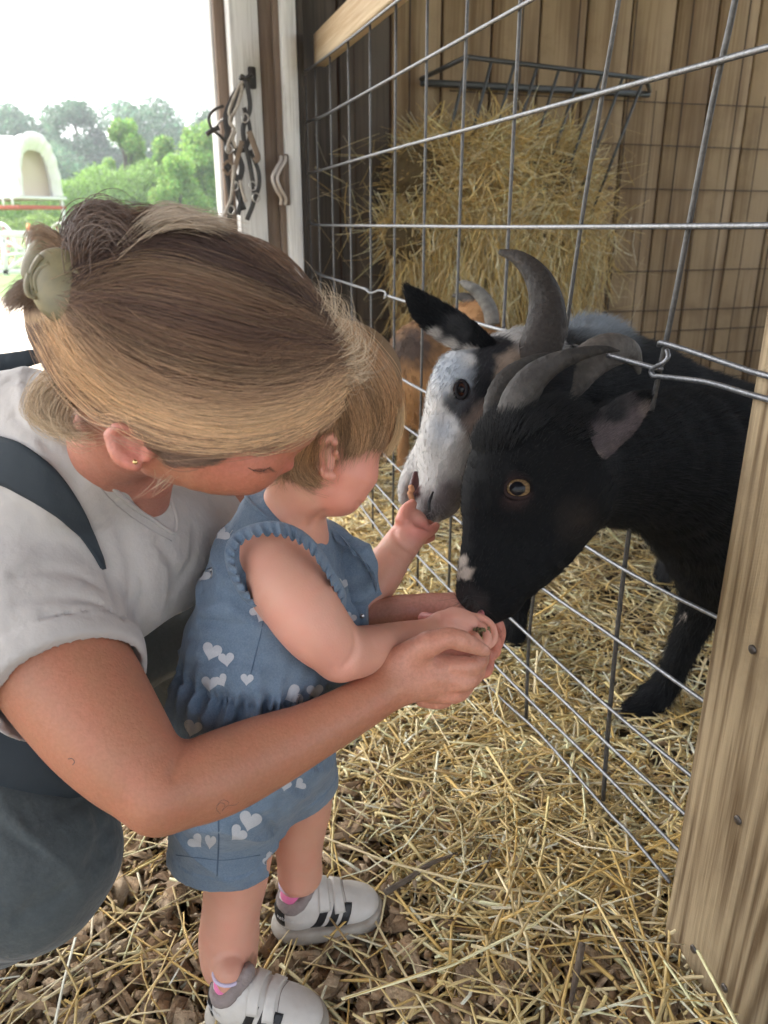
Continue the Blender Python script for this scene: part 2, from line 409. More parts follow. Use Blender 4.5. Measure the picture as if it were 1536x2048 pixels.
            for ax in range(3):
                for u in (0, 1):
                    for v in (0, 1):
                        o0 = [0, 0, 0]; o1 = [0, 0, 0]; r = [t for t in range(3) if t != ax]
                        o0[r[0]] = o1[r[0]] = u; o0[r[1]] = o1[r[1]] = v; o1[ax] = 1
                        d0 = D[b, x + o0[0], y + o0[1], z + o0[2]]; d1 = D[b, x + o1[0], y + o1[1], z + o1[2]]
                        c = (d0 < 0) != (d1 < 0); t = np.where(c, d0 / np.where(c, d0 - d1, 1), 0)
                        for k in range(3): acc[:, k] += np.where(c, (t if k == ax else o0[k]), 0)
                        cnt += c
            acc /= cnt[:, None]
            ci = a[b] * B + np.stack([x, y, z], -1)
            keys.append(key(ci)); VV.append(lo + (ci + acc) * h)
            for ax in range(3):
                sl1 = [slice(None)] + [slice(0, B)] * 3; sl2 = list(sl1); sl2[ax + 1] = slice(1, B + 1)
                A0 = S[:, :B, :B, :B]; A1 = S[tuple(sl2)]
                b2, x2, y2, z2 = np.nonzero(A0 != A1)
                gp = a[b2] * B + np.stack([x2, y2, z2], -1); fl = A0[b2, x2, y2, z2]
                edges.append((ax, gp, fl))
        keys = np.concatenate(keys); VV = np.concatenate(VV); o = np.argsort(keys); keys = keys[o]; VV = VV[o]
        Qs = []
        for ax, gp, fl in edges:
            r1, r2 = [(1, 2), (2, 0), (0, 1)][ax]; e1 = np.zeros(3, int); e2 = np.zeros(3, int); e1[r1] = 1; e2[r2] = 1
            cc = [gp, gp - e1, gp - e1 - e2, gp - e2]; ids = []; ok = np.ones(len(gp), bool)
            for c in cc:
                k = key(c); j = np.searchsorted(keys, k); j = np.minimum(j, len(keys) - 1); ok &= keys[j] == k; ids.append(j)
            q = np.stack(ids, -1); q[~fl] = q[~fl][:, ::-1]; Qs.append(q[ok])
        Q = np.concatenate(Qs)
        return VV, Q
    def colors(s, V, base, paint=(), sharp=3.0):
        """colour per vertex: nearest coloured shape, then painted spots"""
        C = np.tile(np.asarray(base, np.float32), (len(V), 1)); prs = [q for q in s.L if q.op == 'u' and q.t not in ('plane', 'fn')]
        Vf = V.astype(np.float32)
        if any(q.col is not None for q in prs):
            W = np.zeros(len(V), np.float32); C = np.zeros((len(V), 3), np.float32)
            for q in prs:
                wq = 1 / (np.maximum(q.d(Vf) + .004, .0005)) ** sharp; W += wq; C += wq[:, None] * np.asarray(q.col if q.col is not None else base, np.float32)
            C /= W[:, None]
        for (c, r, col, soft, jag) in paint:
            dv = Vf - np.asarray(c, np.float32); ax_ = np.asarray(c - CAM, np.float32); ax_ /= np.linalg.norm(ax_); al = dv @ ax_; pe = dv - al[:, None] * ax_
            d = np.sqrt((pe ** 2).sum(-1) + (al * .28) ** 2) + (fbm(V, 70, 3, 5) - .5) * jag      # spots soak a little way through the body
            t = np.clip((r - d) / max(soft, 1e-5) + .5, 0, 1)[:, None]; C = C * (1 - t) + np.asarray(col, np.float32) * t
        return C
    def flow(s, V):
        best = np.full(len(V), 1e9, np.float32); G = np.zeros((len(V), 3), np.float32); Vf = V.astype(np.float32)
        for q in s.L:
            if q.op != 'u' or q.t != 'pl': continue
            for a, b, ra, rb in zip(q.a, q.b, q.ra, q.rb):
                ba = b - a; l = np.linalg.norm(ba)
                if l < 1e-4: continue
                pa = Vf - a.astype(np.float32); hh = np.clip(pa @ ba.astype(np.float32) / l ** 2, 0, 1); d = np.linalg.norm(pa - hh[:, None] * ba.astype(np.float32), axis=1) - (ra + (rb - ra) * hh)
                m = d < best; best[m] = d[m]; G[m] = ba / l
        return G
def pt(x, y, z, r, col, soft=.004, jag=.012): return (P(x, y, z), r * z / FPX, col, soft, jag)
def build_sdf(name, F, h, m, parent=None, base=None, paint=(), sharp=3.0):
    V, Q = F.mesh(h); me = mesh_np(name, V, Q)
    if base is not None: me_c = F.colors(V, base, paint, sharp); set_col(me, me_c)
    o = link(name, me, parent, m); bv = BVHTree.FromPolygons(V.tolist(), Q.tolist())
    return o, V, Q, bv, (me_c if base is not None else None)

# ------------------------------------------------------------------ hair curves
def hair(name, pts, rad, col, m, parent=None, root_rad=None):
    """pts (n, k, 3); rad (n,k) or scalar; col (n,3)"""
    n, k, _ = pts.shape; hc = bpy.data.hair_curves.new(name); hc.add_curves([k] * n)
    hc.attributes['position'].data.foreach_set('vector', pts.astype(np.float32).ravel())
    r = hc.attributes.get('radius') or hc.attributes.new('radius', 'FLOAT', 'POINT')
    r.data.foreach_set('value', np.broadcast_to(np.asarray(rad, np.float32), (n, k)).astype(np.float32).ravel())
    c = hc.attributes.new('col', 'FLOAT_COLOR', 'CURVE'); cc = np.c_[col, np.ones(n)].astype(np.float32)
    c.data.foreach_set('color', cc.ravel())
    return link(name, hc, parent, m)
def resample(g, k):
    g = catmull(g, 8); d = np.r_[0, np.cumsum(np.linalg.norm(np.diff(g[:, :2], axis=0), axis=1))]; t = np.linspace(0, d[-1], k)
    return np.stack([np.interp(t, d, g[:, j]) for j in range(g.shape[1])], -1)
def project(px, bv, z0, off=0.0):
    """photo pixels -> first surface point under them (nearest surface when they miss)"""
    px = np.asarray(px, float); sh = px.shape[:-1]; q = px.reshape(-1, 2); out = np.empty((len(q), 3)); z0 = np.broadcast_to(z0, (len(q),))
    o = Vector(CAM)
    for i, (x, y) in enumerate(q):
        r = ray(x, y); d = Vector(r).normalized(); hit, nrm, _, _ = bv.ray_cast(o, d)
        if hit is None or (hit - o).length > z0[i] * 1.5:
            hit, nrm, _, _ = bv.find_nearest(Vector(P(x, y, z0[i])))
            out[i] = P(x, y, z0[i]) * .5 + np.array(hit) * .5 if False else np.array(hit) + np.array(nrm) * off
        else: out[i] = np.array(hit) + np.array(nrm) * off
    return out.reshape(*sh, 3)
def strands(guides, n, k, bv, z0, lift=(.001, .004), jit=4, urange=(0, 1), tvar=.12, wav=2.0, seed=1, locks=7.0, lockamp=16.0):
    R = np.random.default_rng(seed); G = np.stack([resample(np.array(g, float), k) for g in guides])   # (g,k,2)
    u = R.uniform(urange[0], urange[1], n) * (len(guides) - 1); i = np.clip(u.astype(int), 0, len(guides) - 2); f = (u - i)[:, None, None]
    f = f
    S = G[i] * (1 - f) + G[i + 1] * f
    S = S + R.normal(0, jit, (n, 1, 2)) + np.cumsum(R.normal(0, wav * .25, (n, k, 2)), 1) * np.linspace(0, 1, k)[None, :, None]
    lock = np.round(u * 9) / 9 if False else None
    tt0 = np.linspace(0, 1, k)[None, :]; nz = vnoise(np.stack([np.broadcast_to((u * locks)[:, None], (n, k)), np.broadcast_to(tt0 * 2.2, (n, k)), np.full((n, k), seed * 3.7)], -1), 1.0, seed) - .5
    nrm2 = np.gradient(S, axis=1); nrm2 = np.stack([-nrm2[..., 1], nrm2[..., 0]], -1); nrm2 /= np.linalg.norm(nrm2, axis=-1)[..., None] + 1e-6
    S = S + nrm2 * (nz * lockamp)[..., None] * (.35 + tt0[..., None])
    a = R.uniform(0, tvar * .5, n); b = 1 - tvar * 1.9 * R.random(n) ** 1.6; tt = a[:, None] + (b - a)[:, None] * np.linspace(0, 1, k)[None]
    idx = tt * (k - 1); j = np.clip(idx.astype(int), 0, k - 2); fr = (idx - j)[..., None]; ar = np.arange(n)[:, None]
    S = S[ar, j] * (1 - fr) + S[ar, j + 1] * fr
    W = project(S, bv, z0)
    W = (W + 0) ; Ws = W.copy(); Ws[:, 1:-1] = (W[:, :-2] + W[:, 1:-1] + W[:, 2:]) / 3; W = Ws
    lf = R.uniform(lift[0], lift[1], n)[:, None, None]
    # lift away from the surface
    cen = W - (ray(768, 1024) * 0)[None, None]; nr = np.empty_like(W)
    flat = W.reshape(-1, 3); nn = np.empty_like(flat)
    for q in range(0, len(flat)):
        if q % k in (0, k // 3, 2 * k // 3, k - 1): _, v, _, _ = bv.find_nearest(Vector(flat[q])); cur = np.array(v)
        nn[q] = cur
    return W + nn.reshape(W.shape) * lf, u / (len(guides) - 1), R
def fur(name, V, Q, C, F, n, L, m, parent, rad=.00022, lift=.35, seed=3, mask=None, k=4, droop=0, cvar=.25):
    R = np.random.default_rng(seed); A, B_, C_, D_ = V[Q[:, 0]], V[Q[:, 1]], V[Q[:, 2]], V[Q[:, 3]]
    N = np.cross(C_ - A, D_ - B_); ar = np.linalg.norm(N, axis=1); N = N / (ar[:, None] + 1e-12)
    cen = (A + C_) * .5
    wgt = ar.copy()
    view = CAM - cen; view /= np.linalg.norm(view, axis=1)[:, None]
    wgt *= np.where((N * view).sum(1) > -.35, 1, .12)
    if mask is not None: wgt *= mask(cen)
    if wgt.sum() <= 0: return None
    f = R.choice(len(Q), n, p=wgt / wgt.sum()); u, v = R.random((2, n, 1))
    p = A[f] * (1 - u) * (1 - v) + B_[f] * u * (1 - v) + C_[f] * u * v + D_[f] * (1 - u) * v
    nr = N[f]; g = F.flow(p); g = g - nr * (g * nr).sum(1)[:, None]; g /= np.linalg.norm(g, axis=1)[:, None] + 1e-6
    clump = np.stack([fbm(p, 60, 2, s) - .5 for s in (11, 12, 13)], -1) * 1.3
    d = g + nr * lift + clump * .55 + R.normal(0, .14, (n, 3)) + np.array([0, 0, -droop]); d /= np.linalg.norm(d, axis=1)[:, None]
    ll = (L(p) if callable(L) else L) * R.uniform(.55, 1.25, n); t = np.linspace(0, 1, k)
    bend = g * .35 - nr * .12 + np.array([0, 0, -droop * .5])
    S = p[:, None] - nr[:, None] * .0006 + d[:, None] * (ll[:, None] * t)[..., None] + bend[:, None] * (ll[:, None] * t ** 2 * .6)[..., None]
    col = C[Q[f, 0]] * (1 + R.normal(0, cvar, (n, 1))).clip(.3, 2)
    return hair(name, S, rad * (1.05 - t ** 2 * .85)[None], col, m, parent)
# ================================================================== SETTING
def bar(name, a0, a1, b0, b1, z0, z1, m, parent=None, bev=.004):
    """box in barn axes; its own x runs along b, y along a, so wood grain follows the board"""
    mb = MB(); c = np.array([(b0 + b1) / 2, (a0 + a1) / 2, (z0 + z1) / 2]); s = np.array([b1 - b0, a1 - a0, z1 - z0])
    mb.bbox(-s / 2, (s[0], 0, 0), (0, s[1], 0), (0, 0, s[2]), bev)
    me = mesh_np(name, mb.V[0], mb.Q[0], mb.T[0], False); fix_normals(me); me.materials.append(m)
    o = bpy.data.objects.new(name, me); COL.objects.link(o); loc = Vector(AB(c[1], c[0], c[2]))
    if parent is not None:
        o.parent = parent; q = parent
        while q is not None: loc = loc - Vector(q.location); q = q.parent
    o.location = loc; o.rotation_euler = (0, 0, TH); return o

M_sand = mat('dry_sand', (.52, .44, .34), .9, noise=[(1.5, .6, (.40, .32, .23)), (14, .5, (.62, .55, .44))], bump=[(40, .5)])
M_dirt = mat('barn_dirt', (.085, .058, .036), .95, noise=[(9, .7, (.16, .115, .07)), (60, .6, (.045, .03, .02))], bump=[(30, .8), (140, .5)])
M_grass = mat('lawn', (.10, .19, .035), .8, noise=[(.6, .6, (.16, .24, .06))], bump=[(6, .6)])
def sheet(name, pts, z, m, kind='structure'):
    V = [(x, y, z) for x, y in pts]; me = mesh_np(name, V, [list(range(4))] if len(pts) == 4 else None, None, False); fix_normals(me)
    o = link(name, me, None, m); o['kind'] = kind; return o
sheet('ground', [(-240, -80), (240, -80), (240, 300), (-240, 300)], -.06, M_grass)
c4 = [AB(-16, -14, 0), AB(-16, 16, 0), AB(12, 16, 0), AB(12, -14, 0)]
sheet('sand_yard', [p[:2] for p in c4], -.052, M_sand)
# barn floor: a gently lumpy earth sheet
gx, gy = np.meshgrid(np.linspace(-3.2, 4.2, 190), np.linspace(-3.0, 3.9, 180), indexing='ij')
pa = gy.ravel(); pb = gx.ravel(); Z = (fbm(np.c_[pb, pa, pa * 0], 3.0, 3) - .5) * .05 + (fbm(np.c_[pb, pa, pa * 0], 14, 2, 4) - .5) * .02 - .012
def floor_z(a, b):
    q = np.c_[np.ravel(b), np.ravel(a), np.ravel(a) * 0]
    return (fbm(q, 3.0, 3) - .5) * .05 + (fbm(q, 14, 2, 4) - .5) * .02 - .012
V = pa[:, None] * AX + pb[:, None] * BX + Z[:, None] * ZX; i, j = np.meshgrid(np.arange(189), np.arange(179), indexing='ij'); i = i.ravel(); j = j.ravel()
me = mesh_np('barn_floor', V, np.stack([i * 180 + j, (i + 1) * 180 + j, (i + 1) * 180 + j + 1, i * 180 + j + 1], -1)); fix_normals(me)
o = link('barn_floor', me, None, M_dirt); o['kind'] = 'structure'

M_ply = wood('pine_siding', (.175, .115, .062), (.345, .255, .155), 3.2, 'Z', .8, 9, 3.2, dirt=(.19, .13, .08), bumpd=.0010)
M_dark = wood('shaded_siding', (.05, .042, .036), (.12, .098, .080), 4, 'Z', .8, 8, 3)  # siding copy with the left end's shade put into its colour
M_post = wood('post_timber', (.15, .10, .055), (.40, .31, .195), 8, 'Z', .75, 24, 3.4, saw=95, bumpd=.0026, dirt=(.20, .15, .095))
M_white = wood('weathered_lit_white_paint', (.30, .29, .28), (.66, .66, .65), 8, 'Z', .6, 4, 1.5, bumpd=.0010, dirt=(.40, .37, .34))  # for frame faces lit from outside; that light is put into the colour
M_brown = wood('shaded_brown_wood', (.11, .078, .058), (.22, .165, .13), 6, 'Z', .8, 8, 2)  # for camera-facing frame boards; their shade is put into the colour
M_rail = wood('rail_lumber', (.42, .30, .18), (.62, .50, .35), 6, 'Y', .7, 9, 2)
M_raft = wood('roof_lumber', (.16, .115, .075), (.27, .2, .13), 5, 'Y', .8, 8, 2)
M_groove = mat('groove', (.055, .026, .014), .9)
WA = 3.12                                          # back wall plane
wall = empty('back_wall', AB(WA, 1.6, 0), 'tan pine siding wall of vertical boards behind the wire pen and hay rack', 'wall')
wall['kind'] = 'structure'
pw = .2; b = .38
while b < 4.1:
    dk = b < .9  # leftmost planks darkened to imitate the shade there
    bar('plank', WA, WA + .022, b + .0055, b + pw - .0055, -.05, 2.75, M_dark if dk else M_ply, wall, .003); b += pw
bar('backing', WA + .0135, WA + .04, .37, 4.15, -.06, 2.8, M_groove, wall)
sw = empty('low_side_wall', AB(1.2, 4.05, 0), 'unseen plank wall on the right side of the goat pen, cut low to admit light', 'wall'); sw['kind'] = 'structure'  # unseen wall, cut low so more light reaches the pen
a = -2.2
while a < WA: bar('plank', a, a + .192, 4.05, 4.075, -.05, .95, M_ply, sw, .003); a += .2
# unseen roof: boards over rafters, extended over the aisle to shade the people
roof = empty('roof', AB(0, 0, 2.6), 'unseen low plank roof over pen and aisle, extended to shade the people', 'roof'); roof['kind'] = 'structure'
b = -1.9
while b < 3.4: bar('plank', -2.2, WA + .5, b, b + .19, 2.62, 2.645, M_raft, roof, .003); b += .2
for a in np.arange(-2.1, WA, .6): bar('rafter', a, a + .05, -1.9, 3.3, 2.46, 2.615, M_raft, roof)

# doorway frame at the far end of the fence; white and brown paint in lit and shaded faces
jamb = empty('door_frame', AB(2.72, .36, 0), 'weathered timber door frame, lit faces coloured white and shaded ones brown, beside the bright doorway', 'door frame')
def rb(x, a): r = ray(x, 450); t = a / r.dot(AX); return (CAM + r * t).dot(BX)
A0 = 2.70
def jb(x0, x1, a0, a1, m, nm='board'):
    return bar(nm, a0, a1, rb(x0, a0), rb(x1, a0), -.05, 2.62, m, jamb, .004)
jb(448, 454, 2.80, 2.98, M_white, 'trim_strip'); jb(454, 482, 2.76, 2.80, M_brown, 'board'); jb(482, 536, 2.66, 2.76, M_white, 'post')
jb(536, 562, 2.70, 2.80, M_brown, 'board'); jb(562, 577, 2.685, 2.80, M_brown, 'board'); jb(577, 606, 2.655, 2.80, M_white, 'corner_board'); jb(607, 618, 2.70, 2.84, M_dark, 'post')
bar('header', 2.80, 2.95, -3.2, rb(448, 2.8), 2.3, 2.62, M_white, jamb)

# big post in front on the right
PB = .59
M_nail = mat('nail_steel', (.12, .12, .12), .45, .8, noise=[(300, .6, (.12, .07, .04))])
bp_ = empty('timber_post', AB(.56, .66, 0), 'thick rough sawn pine post holding the near end of the wire fence', 'post')
pa0, pa1 = .474, .622
post = bar('shaft', pa0, pa1, PB - .025, PB + .14, -.06, 2.62, M_post, bp_, .006)
for (x, y) in ((1505, 1299), (1387, 1898), (1449, 1976), (1476, 1640)):
    c = onB(x, y, PB - .0255); tube('nail_head', [c + BX * .003, c - BX * .0012, c - BX * .002], [.0052, .005, .0035], M_nail, bp_, 12)

# ------------------------------------------------------------------ the wire fence
M_wire = mat('galvanised_wire', (.165, .17, .18), .48, .8, noise=[(40, .5, (.16, .16, .17)), (220, .4, (.45, .46, .48))], bump=[(500, .3)])
M_wire2 = mat('dull_wire', (.095, .093, .092), .5, .75, noise=[(50, .6, (.045, .04, .036)), (200, .4, (.22, .22, .22))], bump=[(500, .3)])
M_rust = mat('rusty_wire', (.055, .05, .045), .7, .5, noise=[(30, .6, (.11, .045, .02))])
FB = .592
fence = empty('wire_fence', AB(1.6, FB, 0), 'silver welded wire livestock panel between the people and the goats', 'fence')
def hw(px, r=.0034, b=FB, m=M_wire, sub=4, nm='horizontal_wire'): 
    return tube(nm, [onB(x, y, b) for x, y in px], r, m, fence, 10, sub)
FF = FB - .0072
hw([(608, 142), (624, 134), (704, 74), (795, 2), (900, -72), (1100, -215), (1536, -520)], b=FF)
hw([(611, 245), (628, 239), (648, 231), (760, 169), (891, 96), (1059, 2), (1300, -132), (1640, -330)], b=FF)
hw([(611, 347), (625, 345), (640, 341), (780, 300), (953, 254), (1202, 186), (1400, 132), (1560, 88), (1700, 50)], b=FF)
hw([(612, 443), (622, 446), (636, 450), (800, 452), (1000, 454), (1300, 453), (1560, 451), (1800, 449)], b=FF)
hw([(617, 531), (626, 541), (645, 551), (671, 559), (705, 570), (737, 580)], b=FF)
hw([(731, 579), (742, 586), (758, 581), (770, 584), (773, 592), (768, 597)], .0026, FF - .004, sub=5)
hw([(770, 590), (814, 604), (905, 632), (1022, 665), (1123, 687), (1208, 708), (1293, 732), (1318, 738)], b=FF)
hw([(755, 715), (768, 728), (804, 758), (872, 795), (905, 812)], b=FF)
hw([(762, 815), (799, 845), (846, 879), (960, 955), (1100, 1050), (1169, 1091), (1244, 1137), (1340, 1188), (1417, 1226), (1500, 1268)], .0028, b=FF)
hw([(740, 878), (762, 903), (811, 951), (930, 1052), (1082, 1174), (1200, 1256), (1300, 1326), (1393, 1392), (1450, 1432)], .0027, b=FF)
hw([(740, 954), (753, 970), (799, 1021), (851, 1081), (908, 1134), (1018, 1234), (1098, 1308), (1218, 1416), (1370, 1542), (1440, 1600)], .0026, b=FF)
hw([(720, 972), (736, 992), (781, 1049), (825, 1101), (900, 1180), (1037, 1318), (1130, 1405), (1213, 1486), (1358, 1618), (1440, 1690)], .0026, b=FF)
hw([(702, 988), (720, 1010), (765, 1071), (809, 1130), (856, 1184), (983, 1323), (1080, 1421), (1203, 1541), (1348, 1692), (1430, 1775)], .0026, b=FF)
hw([(690, 1000), (703, 1018), (747, 1089), (800, 1163), (973, 1366), (1078, 1466), (1213, 1620), (1258, 1666), (1340, 1765)], .0025, b=FF)
# cut ends hooked round the upright and nailed back over the post
def fw(px, r=.0030, db=0): return tube('bent_wire', [onB(x, y, FB - .013 - d * 1.9) for x, y, d in px], r, M_wire, fence, 10, 6)
fw([(1318, 690, -.008), (1320, 686, 0), (1330, 687, .002), (1380, 702, .004), (1440, 722, .006), (1500, 742, .010), (1536, 752, .012), (1580, 764, .012)])
fw([(1322, 738, -.004), (1312, 734, -.008), (1303, 742, .0), (1308, 752, .004), (1322, 753, .004), (1400, 762, .006), (1440, 771, .008), (1490, 786, .012), (1536, 799, .014), (1580, 810, .014)])
fw([(1334, 700, 0), (1336, 714, .002), (1326, 726, .004), (1312, 733, .004), (1302, 742, .002), (1304, 752, -.002), (1314, 757, -.008)], .0026)
def vw(x, z0=.04, z1=None, r=.0029, m=M_wire2):
    c = onB(x, 450, FB); z1 = z1 or ztop(x)
    pts = [(c[0], c[1], z1), (c[0], c[1], (z0 + z1) / 2 + .1), (c[0], c[1], z0)]
    a_ = c.dot(AX); pts = [AB(a_ + random.uniform(-.004, .004), FB, p[2]) for p in pts]
    return tube('vertical_wire', pts, r, m, fence, 10, 5)
zt = onB(704, 74, FF)[2]
def ztop(x): return zt + .004
for x in (620, 638, 666, 701, 742, 789.5, 848, 920, 1016): vw(x)
tube('vertical_wire', [onB(x, y, FB) for x, y in ((1262, -180), (1237, 2), (1202, 205), (1162, 450), (1128, 690), (1095, 930), (1072, 1150), (1058, 1280), (1052, 1440))], .0031, M_wire2, fence, 10, 4)
tube('vertical_wire', [onB(x, y, FB) for x, y in ((1500, -180), (1470, 2), (1425, 205), (1378, 450), (1341, 640), (1310, 785), (1288, 900), (1264, 1025), (1240, 1210), (1219, 1427), (1206, 1600))], .0034, M_wire2, fence, 10, 4)
zr = onB(704, 74, FB)[2]
rail = bar('top_rail', .70, 2.70, FB + .006, FB + .046, zr + .012, zr + .10, M_rail, None)
tag(rail, 'pale lumber rail above the top wire of the fence', 'rail')

# second panel against the wall
wp = empty('wall_wire_panel', AB(WA - .03, 2.0, 0), 'dark rusty wire panel fixed flat against the back wall boards', 'wire panel')
for k, x in enumerate(np.arange(712, 1900, 52)):
    if k % 2 and x < 1180: continue
    p0 = onA(x, 450, WA - .03); tube('vertical_wire', [(p0[0], p0[1], z) for z in (.1, 1.39 if k % 2 else 2.6)], .0021 if k % 2 else .0032, M_rust, wp, 6)
for y in (208, 293, 380, 456, 540, 618, 660, 708, 756, 805):
    q = onA(1400, y, WA - .036); tube('horizontal_wire', [AB(WA - .036, bb, q[2] + random.uniform(-.004, .004)) for bb in ((.42 if y > 500 else 1.2), 1.9, 2.6, 4.0)], .0022, M_rust, wp, 6)

# ------------------------------------------------------------------ hay rack
M_rack = mat('rack_steel', (.075, .082, .085), .5, .6, noise=[(50, .5, (.09, .09, .09))])
rack = empty('hay_rack', AB(WA - .2, 1.5, 1.3), 'grey steel hay rack stuffed with hay on the back wall', 'hay rack')
RA, RW = WA - .42, WA - .03
f0 = onA(932, 114, RA); f1 = onA(1292, 158, RA); zt_ = (f0[2] + f1[2]) / 2
b0, b1 = f0.dot(BX), f1.dot(BX)
tube('front_rim', [AB(RA, b0, f0[2]), AB(RA, b1, f1[2])], .008, M_rack, rack)
wl = onA(842, 158, RW); wr = onA(1300, 182, RW)
tube('side_rim', [AB(RA, b0, f0[2]), wl], .008, M_rack, rack); tube('side_rim', [AB(RA, b1, f1[2]), wr], .008, M_rack, rack)
bar('wall_rail', RW - .01, RW + .015, wl.dot(BX), wr.dot(BX), wl[2] - .022, wl[2] - .0, M_rack, rack)
for k in range(9):
    t = (k + .1) / 8.2; bb = b0 + (b1 - b0) * t; zz = f0[2] + (f1[2] - f0[2]) * t
    tube('bar', [AB(RA, bb, zz), AB(WA - .12, bb - .05, zz - .62)], .0055, M_rack, rack, 8)

# ------------------------------------------------------------------ straw, hay, chips
def straw_mat(name, attr='col', rough=.5):
    return mat(name, attr=attr, rough=rough, spec=.4, noise=[(160, .35, (.32, .22, .09))], stretch=(1, 1, 1))
M_straw = straw_mat('straw'); M_hay = straw_mat('hay', rough=.7); M_chip = mat('wood_chip', attr='col', rough=.8, noise=[(240, .7, (.16, .10, .055)), (50, .4, (.6, .47, .32))], bump=[(420, .9), (120, .5)], spec=.25)
def straw_mesh(C, D, Lh, wd, bend, col, R, k=4, th=.45, hs=None):
    """flattened 4-sided stalks: C centres, D unit direction, Lh half length, wd half width"""
    n = len(C); t = np.linspace(-1, 1, k)[None, :, None]
    side = np.cross(D, np.tile(ZX, (n, 1))); side /= np.linalg.norm(side, axis=1)[:, None] + 1e-9; up = np.cross(side, D)
    ang = R.uniform(-.8, .8, n); s1 = side * np.cos(ang)[:, None] + up * np.sin(ang)[:, None]; u1 = np.cross(s1, D)
    bd = side * bend[:, None] + up * (bend * R.uniform(-.5, .9, n))[:, None]
    kink = (R.random(n) < .3)[:, None, None]; prof = np.where(kink, np.abs(t), t * t)
    Pn = C[:, None] + D[:, None] * t * Lh[:, None, None] + bd[:, None] * prof * Lh[:, None, None]
    taper = np.ones((n, k)) ; taper[:, -1] = R.uniform(.4, 1, n)
    w_ = (wd[:, None] * taper)[..., None]
    ring = [Pn + s1[:, None] * w_, Pn + u1[:, None] * w_ * th, Pn - s1[:, None] * w_, Pn - u1[:, None] * w_ * th]
    V = np.stack(ring, 2).reshape(-1, 3); base = (np.arange(n) * k * 4)[:, None, None]
    i = (np.arange(k - 1) * 4)[None, :, None]; j = np.arange(4)[None, None]
    Q = np.stack([base + i + j, base + i + (j + 1) % 4, base + i + 4 + (j + 1) % 4, base + i + 4 + j], -1).reshape(-1, 4)
    cap = np.stack([base[:, 0, 0] + q for q in (3, 2, 1, 0)], -1); cap2 = np.stack([base[:, 0, 0] + (k - 1) * 4 + q for q in range(4)], -1)
    return V, np.vstack([Q, cap, cap2]), np.repeat(col, k * 4, axis=0)
def straw_cols(n, R, old=.25):
    pal = np.array([(.70, .55, .25), (.80, .69, .42), (.60, .42, .14), (.85, .78, .56), (.48, .37, .17), (.64, .54, .27), (.40, .28, .12)])
    c = pal[R.choice(len(pal), n, p=[.22, .22, .12, .14, .10, .12, .08])] * R.uniform(.85, 1.3, (n, 1)) * np.array([1.03, 1.0, .99]); return c.clip(0, .85)
def straw_bed(name, n, seed, abox, zr, Lr, wr, dens, label, cat='straw', flat=.22):
    R = np.random.default_rng(seed); a = np.empty(0); b = np.empty(0)
    while len(a) < n:
        aa = R.uniform(abox[0], abox[1], n * 2); bb = R.uniform(abox[2], abox[3], n * 2)
        keep = R.random(n * 2) < dens(aa, bb); a = np.r_[a, aa[keep]]; b = np.r_[b, bb[keep]]
    a, b = a[:n], b[:n]; z = floor_z(a, b) + zr[0] + (zr[1] - zr[0]) * R.random(n) ** 1.3 + mound(a, b) * R.uniform(.6, 1, n)
    C = a[:, None] * AX + b[:, None] * BX + z[:, None] * ZX; th = R.uniform(0, 2 * math.pi, n)
    D = np.c_[np.cos(th), np.sin(th), R.normal(0, flat, n)]; D /= np.linalg.norm(D, axis=1)[:, None]
    L = R.uniform(Lr[0], Lr[1], n) * R.choice([.4, .7, 1, 1.25], n, p=[.3, .3, .3, .1]) / 2
    V, Q, c = straw_mesh(C, D, L, R.uniform(wr[0], wr[1], n) / 2, R.normal(0, .16, n), straw_cols(n, R), R)
    me = mesh_np(name, V, Q, None, True); set_col(me, c); o = link(name, me, None, M_straw); o['kind'] = 'stuff'; tag(o, label, cat); return o
def mound(a, b): return .035 * fbm(np.c_[a, b, a * 0], 2.2, 2, 31) * (np.clip((b - .15) * 2.2, 0, 1)) + .05 * np.clip(a - 2.5, 0, 1) * (b > .5)
def chip_zone(a, b):       # near the people the floor is mostly wood chips
    px = (b < .26 + .25 * (fbm(np.c_[a, b, a * 0], 5, 2, 9) - .5)); near = a < .72 + .3 * (fbm(np.c_[b, a, a * 0], 4, 2, 8) - .5)
    return np.where(near | px, .24, 1.0) * np.where(near & (b < .1), .7, 1)
straw_bed('pen_straw', 26000, 21, (.3, 3.15, .30, 3.6), (.004, .035), (.05, .24), (.0026, .0058), lambda a, b: np.clip(1.25 - a * .25, .35, 1) * np.where((a < .72 + .25 * (fbm(np.c_[b, a, a * 0], 4, 2, 8) - .5)) & (b < .52), .38, 1), 'thick golden straw covering the floor of the pen and around the fence foot')
straw_bed('aisle_straw', 7500, 22, (.15, 2.2, -.75, .75), (.006, .034), (.04, .18), (.0024, .0055), lambda a, b: chip_zone(a, b) * np.clip(1.5 - a * .5, .25, 1), 'loose straw scattered over the wood chips in the aisle')
straw_bed('far_straw', 5000, 23, (1.6, 3.4, -2.2, .8), (.0, .02), (.05, .2), (.003, .006), lambda a, b: 1 + a * 0, 'thin straw on the floor towards the bright doorway')
straw_bed('long_straw', 480, 24, (.2, 1.5, -.3, .62), (.03, .046), (.2, .42), (.0026, .0042), lambda a, b: 1 + a * 0, 'long straw stalks lying on top of the bedding', flat=.07)
